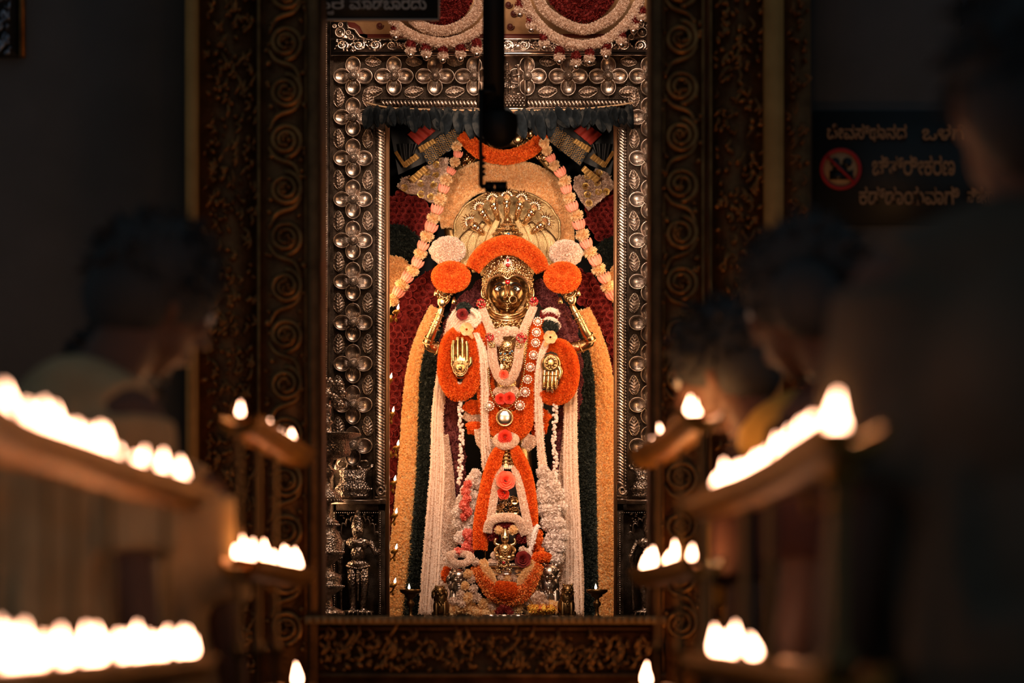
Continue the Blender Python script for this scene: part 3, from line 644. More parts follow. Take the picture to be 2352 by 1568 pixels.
ap = [(1030, 522), (1032, 490), (1042, 455), (1062, 428), (1090, 410), (1125, 404), (1165, 402), (1205, 407), (1240, 422), (1268, 450), (1286, 490), (1296, 530), (1302, 560)]
b.fluff_tube(PX(ap, .20), np.array([14, 22, 29, 33, 34, 35, 34, 34, 33, 29, 24, 20, 14])*K, 26000, .0135, sq=.45, ns=100, jit=.4)
mono(b, 'cream_flower_arch', 'cream', 'broad cream chrysanthemum arch over the serpent hood', 'flower arch')
# ------------------------------------------------------------------ lotus garlands
def tuft_mb(R, n=260): m = MB(); m.ell((0, 0, 0), R*.6, 10, 8); m.petals(nrm(rng.normal(0, 1, (n, 3)))*R*.5, nrm(rng.normal(0, 1, (n, 3))), R*.5, .3, .2); return m
def tuft(R, n=260):
    m = MB(); d = nrm(rng.normal(0, 1, (n, 3))); m.ell((0, 0, 0), R*.55, 10, 8); m.petals(d*R*.5, d, R*.55, .28, .25); return m
def lotus(R):
    m = MB()
    for q in range(5):
        cx = (q-2)*R*.33; an = (q-2)*.16; yo = -.5*R*math.cos((q-2)*.6)
        for p in range(7):
            a = p*2*PI/7; U, V = np.meshgrid(np.linspace(-1, 1, 5), np.linspace(0, 1, 6), indexing='ij'); wd = np.sin(PI*(V*.86+.10))**.7*R*.27
            rad = R*.30*np.sin(PI*(V*.80+.14)); th = a+U*wd/(R*.30); x = np.cos(th)*rad; y = np.sin(th)*rad; z = R*(1.35*V-.70)
            x2 = x*math.cos(an)+z*math.sin(an)+cx; z2 = -x*math.sin(an)+z*math.cos(an); m.grid(np.stack([x2, y+yo, z2], -1).reshape(-1, 3), 5, 6)
    return m
lot0 = lotus(15*K).build('lotus_bunch', 'pink', org=(0, 0, 0)); tuf0 = tuft(15*K, 300).build('chrysanthemum', 'cream', org=(0, 0, 0))
def z2p(x, y): return (860+x/3.408, 240+y/3.408)
def lgar(pts, label):
    t = thing('lotus_garland', W(*z2p(*pts[0][:2]), .02), label, 'garland', 'lotus garlands framing the halo')
    b = MB(); b.tube(PX([z2p(x, y) for x, y, _ in pts], .04), .008, 6, n=60); b.build('cord', 'thread', t)
    P = [z2p(x, y) for x, y, _ in pts]
    for i, (x, y, kd) in enumerate(pts):
        s0 = lot0 if kd else tuf0; used = s0.parent is not None; o = s0.copy() if used else s0
        if used: C.objects.link(o)
        j = min(i+1, len(P)-1); l_ = max(i-1, 0); dx, dy = P[j][0]-P[l_][0], P[j][1]-P[l_][1]; ang = math.atan2(dx, dy)
        o.parent = t; o.location = W(*P[i], .0 if kd else .01)-np.array(ORG[t.name]); o.rotation_euler = (0, -ang+PI*0, random.uniform(-.3, .3)); s_ = (.82, 1, 1.08)[min(2, i//4)]*random.uniform(.93, 1.05); o.scale = (s_,)*3
lgar([(645, 330, 0), (655, 390, 1), (630, 450, 0), (598, 520, 1), (560, 590, 0), (540, 660, 1), (512, 740, 0), (487, 820, 1), (462, 890, 0), (442, 960, 1), (412, 1030, 0), (382, 1105, 1), (360, 1165, 0), (335, 1240, 1), (300, 1300, 0), (252, 1355, 1), (215, 1415, 0), (185, 1470, 1), (140, 1530, 0)], 'pink lotus and cream flower garland slanting down to the left of the statue')
lgar([(1330, 300, 0), (1350, 360, 0), (1380, 420, 1), (1410, 475, 0), (1455, 530, 1), (1490, 600, 0), (1505, 665, 1), (1528, 730, 0), (1550, 800, 1), (1585, 870, 0), (1600, 940, 1), (1628, 1020, 0), (1662, 1090, 1), (1692, 1160, 0), (1728, 1222, 1), (1757, 1290, 0), (1800, 1358, 1), (1830, 1425, 0), (1862, 1490, 1)], 'pink lotus and cream flower garland slanting down to the right of the statue')
# ------------------------------------------------------------------ statue
st = thing('goddess_statue', W(1165, 1424, .0), 'gilded four-armed standing goddess statue with dark golden face in the centre of the shrine', 'statue')
# serpent hood plate
b = MB(); nu, nv = 60, 24; TH = np.linspace(-PI*.22, PI*1.22, nu); Rr = np.linspace(.0, 1, nv); T, Q = np.meshgrid(TH, Rr, indexing='ij')
lob = 1+.02*np.abs(np.sin(T*7)); X = 1165+120*Q*np.cos(T)*lob; Z = 528-90*Q*np.sin(T)*lob*np.where(np.sin(T) > 0, 1, .9); y = .09-.03*np.cos(Q*PI/2)-.012*np.abs(np.cos(T*3.5))*Q+.02*Q**4
G = np.stack([(X-1176)*S(.09), y, CZ+(HZ-Z)*S(.09)], -1); b.grid(G.reshape(-1, 3), nu, nv); G2 = G.copy(); G2[..., 1] += .02; b.grid(G2.reshape(-1, 3), nu, nv)
b.tube(G[:, -1], .007, 6); h = b.build('serpent_hood', 'gold_plate', st)
b = MB()
for s_ in (-1, 1):
    for i in range(4):
        x = 1165+s_*(38+20*i); b.tube(PX([(1165+s_*(20+16*i), 500+6*i, .05), (x+s_*4, 560, .035), (x-s_*8, 640-8*i, .05)]), np.array([8, 15, 11])*K, 10, n=20, sq=.6)
b.build('serpent_coil', 'gold_plate', st)
def serpent(px, py, ang):
    c = W(px, py, .02); rot = R3('Y', ang); b = MB(); f = lambda x, z, y=0: c + rot @ np.array([x*K, y, z*K])
    b.tube(np.array([f(0, -46, .03), f(0, -26, -.005), f(0, -12, -.015)]), np.array([5, 7.5, 8.5])*K, 10, n=12); b.ell(f(0, -12, -.024), (10.5*K, .026, 10*K), 20, 14); b.ell(f(0, -22, -.046), (6*K, .016, 9*K), 14, 10)
    for s_ in (-1, 1): b.ell(f(s_*5.5, -11, -.036), 2.6*K, 8, 6)
    b.ell(f(0, -30, -.036), 3.6*K, 8, 6)
    o = b.build('serpent_head', 'gold_pale', st)
    b = MB()
    for q in range(9):
        a = (q-4)*.29; L = 31-1.9*abs(q-4); b.tube(np.array([f(0, -6, -.03), f(math.sin(a)*L*.55, -6+L*.6*math.cos(a*.8), -.05), f(math.sin(a)*L*.95+1.5*(q-4)*.4, -6+L*math.cos(a), -.034)]), np.array([1.2, 2.7, .5])*K, 6, n=9)
    b.ell(f(0, 1, -.024), (3*K, .01, 4*K), 8, 6); b.build('plume', 'gold_pale', o)
for (x, y, a) in ((1081, 514, -52), (1102, 480, -34), (1131, 461, -17), (1164, 455, 0), (1198, 461, 17), (1227, 480, 34), (1251, 512, 52)): serpent(x, y, a)
# crown: tiered finial and domed headdress
c = W(1166, 625, .02); b = MB(); b.lathe([(r*K, (625-y)*K) for r, y in ((30, 600), (40, 585), (44, 568), (40, 556), (41, 552), (38, 547), (32, 545), (33, 540), (31, 534), (22, 530), (24, 526), (16, 520), (17, 516), (11, 511), (8, 506), (9, 502), (5, 498), (0, 496))], c, 36)
b.build('crown_finial', 'gold', st)
b = MB()
for yy, rr in ((554, 41), (538, 34), (526, 24), (516, 17)):
    for i in range(28):
        a = i*2*PI/28; b.ell(W(1166, yy, .02)+np.array([math.cos(a)*rr*K, math.sin(a)*rr*K, 0]), 2.2*K, 6, 4)
for i in range(11):
    a = PI+PI*(i+.5)/11; p0 = W(1166, 592, .02); b.ell(p0+np.array([math.cos(a)*52*K, math.sin(a)*52*K, 0]), (5*K, .006, 11*K), 8, 7)
b.build('crown_beading', 'gold', st)
b = MB(); b.ell(W(1168, 538, -.06), 4.2*K, 12, 10); b.build('blue_gem', 'blue', st)
# headdress shell around the face
def shell(d, p): return p*np.array([1, 1, 1])
hl = [(1119, 700), (1117, 672), (1121, 652), (1131, 638), (1145, 632), (1157, 634), (1166, 641), (1175, 634), (1187, 632), (1201, 638), (1211, 652), (1215, 672), (1213, 700)]
HC = np.array(W(1166, 655, -.012)); HR = np.array([58*K, .118, 73*K])
def hy(px, py):
    x = (px-1166)*K/HR[0]; z = (655-py)*K/HR[2]; return HC[1]-HR[1]*math.sqrt(max(.0, 1-x*x-z*z))
def hfn(d, p):
    q = p.copy(); px = 1166+p[:, 0]/K; py = 655-p[:, 2]/K
    for i in range(len(q)):
        if p[i, 1] < 0 and inpoly(px[i], py[i], hl+[(1205, 745), (1127, 745)]): q[i, 1] = min(q[i, 1]+.085, 0)
    return q
b = MB(); b.ell(HC, HR, 110, 80, fn=hfn); b.build('headdress', 'gold_emb', st)
b = MB(); b.tube(np.array([W(x, y, hy(x, y)-.003) for x, y in hl]), .0055, 8, n=60)
for lv, (sc_, yy, rr) in enumerate(((1.06, -.09, .0055), (1.13, -.082, .004), (1.22, -.07, .006), (1.32, -.055, .004))):
    q = [(1166+(x-1166)*sc_, 662+(y-662)*(sc_+.03*lv)) for x, y in hl]; P = resample([(x, 0, y) for x, y in q], 40+8*lv)
    for p in P:
        if ((p[0]-1166)/57)**2+((p[2]-655)/72)**2 < 1: b.ell(W(p[0], p[2], hy(p[0], p[2])-.003), rr*.8, 6, 5)
b.build('beaded_hairline', 'gold', st)
b = MB()
for i in range(260):
    a = random.uniform(.05, PI-.05); e = random.uniform(-.1, 1.35); p = np.array([math.cos(a)*math.cos(e)*HR[0], -math.sin(a)*math.cos(e)*HR[1], math.sin(e)*HR[2]]); q = HC+p
    if not inpoly(1166+p[0]/K, 655-p[2]/K, hl): b.ell(q, (random.uniform(2, 4.2)*K, .005, random.uniform(2, 5)*K), 7, 5, R3('Y', random.uniform(-60, 60)))
b.build('embossed_crown_work', 'gold', st)
pj = W(1166.5, 608, -.112); b = MB()
for i in range(18):
    a = i*2*PI/18; r_ = 12+ (5 if i == 4 or i == 5 else 0); b.ell(pj+np.array([math.cos(a)*r_*.75*K, .004, math.sin(a)*r_*K]), 1.9*K, 6, 5)
b.ell(pj+np.array([0, .012, 0]), (10*K, .012, 15*K)); o = b.build('pendant_setting', 'crystal', st)
b = MB(); b.ell(pj+np.array([0, -.008, -1*K]), (4.4*K, .008, 4.4*K)); b.ell(pj+np.array([0, -.004, 10*K]), (2.6*K, .006, 4*K)); b.build('red_gem', 'gem', o)
# face
fc = np.array(W(1165.5, 668, -.03))
def face(d, p):
    x = p[:, 0]/K; z = p[:, 2]/K; fr_ = (d[:, 1] < -.05); g = lambda cx, cz, sx, sz: np.exp(-((x-cx)/sx)**2-((z-cz)/sz)**2)
    dy = 7.5*g(0, -19, 4.2, 6)+5*g(0, -8, 3.2, 11)+2.5*g(0, 6, 4, 7)+3.2*g(-5.5, -21, 3.2, 3.4)+3.2*g(5.5, -21, 3.2, 3.4)
    dy += -3.4*g(-18, 4, 10, 6)-3.4*g(18, 4, 10, 6)+2.2*g(-17, 14, 11, 3.2)+2.2*g(17, 14, 11, 3.2)
    dy += 2.4*g(-20, -20, 12, 12)+2.4*g(20, -20, 12, 12)+3.4*g(0, -30.2, 9, 2.0)+3.8*g(0, -35.5, 7.5, 2.6)-1.6*g(0, -32.8, 10, .9)-1.6*g(0, -41, 9, 2.6)+4.2*g(0, -48, 9, 6)+1.2*g(0, 22, 22, 12)
    q = p.copy(); q[:, 1] -= np.where(fr_, dy*K, 0); nar = 1-.16*np.clip((-z-8)/45, 0, 1)**1.3; q[:, 0] *= nar; return q
b = MB(); b.ell(fc, (44*K, .088, 56*K), 170, 130, fn=face); b.build('face', 'gold_dark', st)
for s_ in (-1, 1):
    e0 = W(1165.5+s_*18, 664, -.0985); eb = MB(); eb.ell(e0, (10.4*K, .0115, 5.0*K), 20, 12); eo = eb.build('eye', 'eyewhite', st)
    b = MB(); b.ell(e0+np.array([0, -.0095, .3*K]), (4.1*K, .005, 4.1*K), 14, 10); b.build('iris', 'eyeblack', eo)
    b = MB(); b.tube(np.array([e0+np.array([dx*K, -.009+.0004*dx*dx*.1, dz*K]) for dx, dz in ((-11.5, -.5), (-6.5, 4.2), (0, 5.8), (6.5, 4.4), (11.5, 0))]), np.array([.7, 1.5, .7])*K, 6, n=16)
    b.tube(np.array([e0+np.array([dx*K, -.009+.0004*dx*dx*.1, dz*K]) for dx, dz in ((-11, -.8), (-5.5, -4.5), (0, -5.5), (5.5, -4.5), (11, -.4))]), np.array([.5, .9, .5])*K, 6, n=14); b.build('eyeliner', 'eyeblack', eo)
    b = MB(); b.tube(PX([(1165.5+s_*5, 655, -.116), (1165.5+s_*13, 649.5, -.113), (1165.5+s_*24, 651, -.105), (1165.5+s_*33, 658, -.092)]), np.array([1.2, 2.0, 1.5, .6])*K, 7, n=16); b.build('eyebrow', 'eyeblack', st)
    b = MB(); b.ell(W(1166+s_*55, 672, .0), (7*K, .02, 17*K), 14, 12); b.ring(W(1166+s_*56, 672, -.018), 4*K, 1.6*K, 16, 6, rz=11*K); er = b.build('ear', 'gold', st)
    b = MB(); b.lathe([(0, 8*K), (3*K, 7*K), (7*K, 0), (9*K, -7*K), (8*K, -10*K), (0, -11*K)], W(1166+s_*46, 697, -.05), 14)
    for i in range(8): b.ell(W(1166+s_*46, 707, -.05)+np.array([math.cos(i*.785)*8*K, math.sin(i*.785)*8*K, 0]), 2*K, 6, 5)
    for i in range(5): b.ell(W(1166+s_*(46+2*math.sin(i*2)), 690+i*6, -.065), 3*K, 8, 6)
    b.build('earring', 'gold', er)
b = MB(); b.ell(W(1166, 647, -.122), (5.8*K, .006, 5.8*K), 16, 10); b.ell(W(1166, 655.5, -.117), (2.6*K, .004, 2.6*K), 10, 8); b.build('forehead_gem', 'gem', st)
b = MB(); b.ring(W(1178, 688, -.139), 8.5*K, 1.3*K, 28, 7, R3('Z', 12)); 
for i in range(10): b.ell(W(1178, 688, -.142)+np.array([math.cos(-2+i*.42)*8.5*K, 0, math.sin(-2+i*.42)*8.5*K]), 1.7*K, 6, 5)
b.build('nose_ring', 'gold', st)
b = MB()
for i in range(4): b.ell(W(1164.5, 700+i*4.5, -.133+.004*i), 2.1*K, 8, 6)
b.tube(PX([(1165, 656, -.128), (1165, 668, -.135), (1165, 680, -.148)]), 1.0*K, 6); b.build('nose_pendant_and_glint', 'gold', st)  # thin tube down the nose ridge stands in for its highlight
b = MB(); b.tube(PX([(1154, 698.5, -.118), (1160, 696.5, -.127), (1165.5, 697.8, -.129), (1171, 696.5, -.127), (1177, 698.5, -.118)]), np.array([.4, 1.8, 1.2, 1.8, .4])*K, 7, n=18); b.tube(PX([(1156, 700, -.119), (1165.5, 703.5, -.131), (1175, 700, -.119)]), np.array([.4, 2.4, .4])*K, 7, n=14); b.build('lips', 'gold_dark', st)
# neck, torso, legs
b = MB(); b.tube(PX([(1165, 690, .02), (1165, 725, .0), (1165, 750, .02)]), np.array([24, 24, 40])*K, 16, n=10)
b.tube(PX([(1165, 745, .03), (1165, 800, .02), (1165, 900, .03), (1165, 960, .02), (1165, 1060, .02), (1165, 1200, .02), (1165, 1410, .02)]), np.array([52, 62, 48, 58, 60, 52, 48])*K, 20, n=40, sq=.72)
for s_ in (-1, 1): b.ell(W(1165+s_*66, 752, .03), (26*K, .05, 24*K), 16, 12)
b.build('torso', 'gold', st)
b = MB()
for i, (rx, rz, y0) in enumerate(((40, 22, 708), (44, 26, 710), (50, 31, 712))):
    b.tube(np.array([W(1165+rx*math.cos(a), y0-rz*math.sin(a), -.02-.085*abs(math.sin(a))) for a in np.linspace(PI*1.03, PI*1.97, 30)]), (2.7, 3.2, 2.2)[i]*K, 8)
for i in range(34):
    a = PI*1.05+PI*.9*i/33; b.ell(W(1165+54*math.cos(a), 716-38*math.sin(a), -.02-.085*abs(math.sin(a))), 2.6*K, 7, 5)
for (rx, rz, y0, rr) in ((37, 18, 706, 2.4), (56, 44, 714, 2.4), (58, 49, 715, 2)):
    for i in range(38):
        a = PI*1.04+PI*.92*i/37; b.ell(W(1165+rx*math.cos(a), y0-rz*math.sin(a), -.025-.085*abs(math.sin(a))), rr*K, 7, 5)
b.build('collar', 'gold', st)
# arms: raised pair and lower pair
def fingers(b, base, dirs, L, r, curl, cols=None):
    for i, (o_, l_) in enumerate(zip(dirs, L)):
        p = base+o_; b.tube(np.array([p, p+l_*.45+curl*.1, p+l_*.8+curl*.5, p+l_+curl]), np.array([r, r*.95, r*.9, r*.6])*1.0, 9, n=12)
        b.ell(p+l_*.97+curl*.95, r*.72, 8, 6)
for s_ in (-1, 1):
    f = lambda x, y, Y: W(1165+s_*x, y, Y)
    b = MB()
    if s_ < 0: P = [f(70, 760, .03), f(120, 800, -.02), f(178, 794, -.06), f(172, 765, -.09), f(158, 730, -.10), f(150, 705, -.10)]
    else: P = [f(70, 760, .03), f(130, 800, -.02), f(188, 786, -.06), f(178, 760, -.09), f(160, 722, -.10), f(148, 700, -.10)]
    b.tube(np.array(P), np.array([15, 15, 15, 12, 9, 7])*K, 12, n=30)
    top = P[-1]; b.ell(top+np.array([0, -.005, 12*K]), (11*K, .014, 14*K))
    up = np.array([0, 0, 1.])*K
    for i in range(4): b.tube(np.array([top+np.array([(i-1.5)*5*K, -.008, 20*K]), top+np.array([(i-1.5)*6*K, -.022, 30*K]), top+np.array([(i-1.5)*5*K, -.04, 36*K])]), np.array([3, 3, 2.2])*K, 8, n=8); b.ell(top+np.array([(i-1.5)*5*K, -.04, 36*K]), 2.4*K, 7, 5)
    b.tube(np.array([top+np.array([-s_*9*K, -.008, 8*K]), top+np.array([-s_*16*K, -.02, 16*K]), top+np.array([-s_*14*K, -.035, 24*K])]), np.array([3.6, 3.2, 2.2])*K, 8, n=8)
    b.build('raised_arm', 'gold', st)
    b = MB()
    for (t0, r0) in ((.50, 16), (.62, 14.5), (.66, 14), (.78, 12.5), (.82, 12), (.86, 11.5), (.92, 10.5)):
        q = resample(P, 101); i = int(t0*100); tg = nrm(q[min(100, i+1)]-q[i-1]); R_ = np.array(Vector(tg).to_track_quat('Y', 'Z').to_matrix()); b.ring(q[i], r0*K*.86, 1.9*K, 20, 6, R_)
        for j in range(12): a = j*PI/6; b.ell(q[i]+R_ @ np.array([math.cos(a)*r0*K*.9, 0, math.sin(a)*r0*K*.9]), 2.0*K, 5, 4)
    b.build('bangle', 'gold', st)
    b = MB()   # emblem held by the raised hand
    c0 = f(143, 668, -.12); b.ring(c0, 15*K, 2*K, 24, 6); b.ring(c0, 9*K, 1.6*K, 20, 6); b.ell(c0, (12*K, .01, 12*K)); b.ell(c0+np.array([0, -.012, 0]), 4*K, 10, 8)
    for j in range(14): a = j*2*PI/14; b.ell(c0+np.array([math.cos(a)*18*K, 0, math.sin(a)*18*K]), (3*K, .006, 3*K), 6, 5)
    b.tube(np.array([f(128, 625, -.11), f(126, 612, -.12), f(128, 640, -.1)]), 3*K, 8); b.build('held_emblem', 'gold', st)
    for j, (x, y) in enumerate(((122, 690), (163, 672))): 
        b = MB(); b.lathe([(0, 9*K), (2.5*K, 8*K), (5*K, 0), (6.5*K, -7*K), (0, -8*K)], f(x, y, -.12), 12); b.build('hanging_bell', 'gold', st)
# right hand of the statue (picture left), palm out with fingers up
b = MB(); c0 = W(1057, 838, -.17); b.ell(c0, (22*K, .016, 25*K), 24, 16, fn=lambda d, p: p*np.stack([1-.25*np.clip(-d[:, 2], 0, 1), d[:, 0]*0+1, d[:, 0]*0+1], 1))
b.tube(np.array([W(1057, 868, -.165), W(1057, 856, -.168), W(1057, 840, -.165)]), np.array([9, 15, 20])*K, 12, sq=.5, n=8)
for i, (dx, L) in enumerate(((-15.5, 47), (-5.5, 54), (5, 53), (15, 45))):
    b.tube(np.array([c0+np.array([dx*K, 0, 6*K]), c0+np.array([dx*1.04*K, -.004, (6+L*.4)*K]), c0+np.array([dx*1.02*K, -.006, (6+L*.75)*K]), c0+np.array([dx*.96*K, -.010, (6+L)*K])]), np.array([5.6, 5.2, 5.0, 4.0])*K, 10, n=14); b.ell(c0+np.array([dx*.96*K, -.010, (6+L)*K]), 4.1*K, 9, 7)
b.tube(np.array([c0+np.array([14*K, 0, -6*K]), c0+np.array([23*K, -.008, 3*K]), c0+np.array([24*K, -.012, 15*K])]), np.array([7, 6, 3.8])*K, 10, n=12); b.ell(c0+np.array([24*K, -.012, 15*K]), 3.9*K, 8, 6)
rh = b.build('lower_hand', 'gold', st)
b = MB(); 
for (x, ys) in ((-15.5, (22, 34, 44)), (-5.5, (24, 38, 50)), (5, (24, 38, 50)), (15, (22, 33, 43))):
    for y in ys: b.ring(c0+np.array([x*K, -.002, y*K]), 5.3*K, 1*K, 14, 5, R3('X', 90))
for r_ in (13, 17): b.ring(c0+np.array([0, -.016, -8*K]), r_*K, 1.1*K, 24, 5)
for i in range(16): a = i*PI/8; b.ell(c0+np.array([math.cos(a)*15*K, -.017, (-8+15*math.sin(a))*K]), 1.6*K, 5, 4)
b.box(c0+np.array([0, -.017, -8*K]), (8*K, .006, 8*K)); b.box(c0+np.array([0, -.018, 2*K]), (16*K, .005, 2*K)); b.build('palm_medallion', 'gold', rh)
# left hand (picture right), fingers down
b = MB(); c0 = W(1265, 842, -.17); b.ell(c0+np.array([0, 0, 6*K]), (23*K, .018, 24*K), 24, 16)
for i, (dx, L) in enumerate(((-13.5, 38), (-4.5, 46), (4.5, 46), (13, 40))):
    b.tube(np.array([c0+np.array([dx*K, 0, -8*K]), c0+np.array([(dx-1)*K, -.008, -(8+L*.4)*K]), c0+np.array([(dx-2)*K, -.012, -(8+L*.75)*K]), c0+np.array([(dx-2)*K, -.010, -(8+L)*K])]), np.array([5.4, 5.2, 5.0, 4.0])*K, 10, n=14); b.ell(c0+np.array([(dx-2)*K, -.010, -(8+L)*K]), 4.1*K, 9, 7)
b.tube(np.array([c0+np.array([17*K, 0, 0]), c0+np.array([22*K, -.010, -12*K]), c0+np.array([19*K, -.014, -26*K])]), np.array([6.5, 5.5, 3.6])*K, 10, n=12); b.ell(c0+np.array([19*K, -.014, -26*K]), 3.7*K, 8, 6)
lh = b.build('lower_hand', 'gold', st); b = MB()
for x in (-14.5, -5.5, 3.5, 12):
    for y in (-20, -34, -46): b.ring(c0+np.array([x*K, -.010, y*K]), 5.2*K, 1*K, 14, 5, R3('X', 90))
b.build('finger_rings', 'gold', lh); b = MB(); b.ring(c0+np.array([0, -.018, 8*K]), 15*K, 1.4*K, 24, 5); b.ell(c0+np.array([0, -.016, 8*K]), (11*K, .010, 11*K))
for i in range(10): a = i*PI/5; b.ell(c0+np.array([math.cos(a)*11*K, -.024, (8+11*math.sin(a))*K]), (3.4*K, .005, 3.4*K), 7, 5)
b.build('palm_medallion', 'gold', lh)
# ------------------------------------------------------------------ flowers worn by the statue
def garl(name, path, r, n, size, m, label, Y=None, cat='garland', group=None, **k):
    b = MB(); b.fluff_tube(PX(path, Y or 0), np.array(r)*K, n, size, **k); return mono(b, name, m, label, cat, group)
garl('marigold_garland', [(1086, 618), (1098, 598), (1118, 578), (1142, 566), (1168, 562), (1193, 568), (1216, 582), (1236, 602), (1246, 622)], [15, 18, 19, 19, 20, 19, 19, 18, 13], 13000, .0115, 'marigold', 'orange marigold arch resting on the golden crown', -.13, sq=.8, jit=.35)
for s_, cx, cy, rx, rz, l in ((-1, 1028, 576, 39, 31, 'left'), (1, 1300, 582, 36, 29, 'right')):
    b = MB(); b.fluff_ell(W(cx, cy, -.03), (rx*K, .05, rz*K), 5200, .0115, jit=.4, lump=.05); mono(b, 'white_flower_ball', 'white', 'white flower ball above the %s raised hand beside the crown' % l, 'flower cluster')
for cx, cy, rx, rz, l in ((1036, 636, 26, 17, 'left'), (1292, 637, 24, 17, 'right')):
    a = np.linspace(-.15*PI, 1.15*PI, 30) ; P = [(cx+rx*math.cos(t)*1.0, cy+rz*math.sin(t), -.13-.03*math.sin(t)) for t in np.linspace(-.62*PI, 1.38*PI, 34)]
    b = MB(); b.fluff_tube(PX(P), 17*K, 7500, .0115, jit=.4); mono(b, 'marigold_ring', 'marigold', 'thick orange marigold ring around the %s raised hand' % l, 'garland')
def oval(cx, cy, rx, rz, Y, a0=-.42, a1=1.5, n=40): return [(cx+rx*math.cos(t*PI), cy+rz*math.sin(t*PI), Y) for t in np.linspace(a0, a1, n)]
garl('marigold_ring', [(1050, 762, -.13), (1032, 785, -.13), (1026, 830, -.13), (1028, 870, -.13), (1042, 898, -.13), (1058, 902, -.13), (1075, 893, -.13), (1087, 865, -.13), (1090, 820, -.13), (1082, 785, -.13), (1062, 762, -.13)], [12, 16, 18, 19, 17, 17, 17, 16, 14, 12, 10], 13000, .0115, 'marigold', 'orange marigold oval around the upright left-hand palm of the statue', jit=.38, ns=90)
garl('marigold_ring', [(1248, 800, -.12), (1268, 792, -.12), (1294, 800, -.12), (1307, 830, -.12), (1308, 870, -.12), (1298, 900, -.12), (1275, 914, -.12), (1252, 910, -.12), (1246, 900, -.12)], [8, 13, 17, 19, 20, 19, 18, 13, 10], 11500, .0115, 'marigold', 'orange marigold oval around the downturned right-hand palm of the statue', jit=.38, ns=90)
for s_, l in ((-1, 'left'), (1, 'right')):   # orange chest garland
    f = lambda x: 1165+s_*x
    garl('marigold_garland', [(f(66), 735), (f(62), 780), (f(56), 840), (f(50), 890), (f(44), 930), (f(34), 965), (f(18), 990), (f(4), 1006)] if s_ < 0 else [(f(72), 735), (f(66), 790), (f(56), 850), (f(48), 900), (f(42), 940), (f(36), 975), (f(20), 994), (f(6), 1008)], [14, 17, 18, 18, 19, 20, 20, 14], 11000, .0105, 'marigold', 'orange marigold garland covering the %s side of the chest' % l, -.10, jit=.4, sq=.7)
garl('marigold_garland', [(1135, 905, -.10), (1165, 925, -.11), (1195, 905, -.10)], [14, 16, 14], 2500, .0115, 'marigold', 'short orange marigold strand across the waist behind the silver pendant', jit=.4)
garl('marigold_garland', [(1140, 960, -.10), (1165, 975, -.11), (1195, 960, -.10)], [18, 22, 18], 4000, .0115, 'marigold', 'orange marigold clump across the waist below the silver pendant', jit=.4)
for s_, l in ((-1, 'left'), (1, 'right')):
    f = lambda x: 1165+s_*x
    garl('marigold_strand', [(f(66), 935, -.03), (f(86), 937, -.03), (f(92), 945, -.03)] if s_ < 0 else [(f(50), 950, -.06), (f(80), 955, -.03), (f(96), 966, -.03)], [13, 15, 10], 1500, .0115, 'marigold', 'short orange marigold strand at the %s hip, upper one' % l, jit=.4)
    garl('marigold_strand', [(f(55), 988, -.03), (f(78), 982, -.03), (f(92), 985, -.03)], [12, 14, 9], 1300, .0115, 'marigold', 'short orange marigold strand at the %s hip, lower one' % l, jit=.4)
    garl('white_strand', [(f(60), 960, -.02), (f(84), 958, -.02), (f(98), 950, -.02)], [9, 10, 7], 1200, .011, 'white', 'short white strand at the %s hip between orange strands' % l, jit=.35, wid=.28)
# V-shaped thick white garland
garl('jasmine_garland', [(1107, 708, -.10), (1116, 732, -.13), (1127, 762, -.15), (1130, 800, -.16), (1134, 835, -.17), (1145, 864, -.18), (1161, 877, -.18), (1177, 866, -.18), (1188, 838, -.17), (1193, 800, -.16), (1202, 762, -.15), (1214, 732, -.13), (1226, 704, -.10)], [7.5, 8.2, 8.6, 8.8, 9, 9, 9, 9, 9, 8.8, 8.6, 8.2, 7.5], 15000, .0062, 'white', 'smooth white garland hanging in a deep V on the chest', ns=110, jit=.35, wid=.4)
def beads(cx, cy, r, n, m1, label, cat='ornament', name='bead_cluster', group=None, Y=-.18):
    t = thing(name, W(cx, cy, Y), label, cat, group); b = MB(); g = MB()
    for i in range(n*2):
        d = nrm(rng.normal(0, 1, 3)); p = W(cx, cy, Y)+d*np.array([r*K, r*.6*K, r*K])*.9; (b if i % 3 else g).ell(p, 2.2*K, 7, 5)
    b.build('beads', m1, t); g.build('gold_beads', 'gold', t)
beads(1124, 775, 10, 44, 'gem', 'red bead cluster on the left strand of the V garland'); beads(1198, 776, 12, 50, 'gem', 'red bead cluster on the right strand of the V garland')
beads(1105, 697, 11, 44, 'gem', 'red and gold bead knot at the left shoulder beside the ear', Y=-.12); beads(1226, 692, 10, 44, 'gem', 'red and gold bead knot at the right shoulder beside the ear', Y=-.12)
beads(1130, 792, 8, 24, 'gold', 'small gold bead spacer below the left red bead cluster', Y=-.175); beads(1192, 793, 8, 24, 'gold', 'small gold bead spacer below the right red bead cluster', Y=-.175)
b = MB()
for cx, cy, r in ((1143, 772, 13), (1152, 762, 12), (1165, 760, 13), (1180, 761, 13), (1190, 766, 10), (1148, 786, 10), (1138, 765, 9)): b.fluff_ell(W(cx, cy, -.145), (r*.74*K, .016, r*.7*K), 420, .010)
mono(b, 'white_chrysanthemum_cluster', 'white', 'white flower cluster inside the top of the V garland', 'flower cluster')
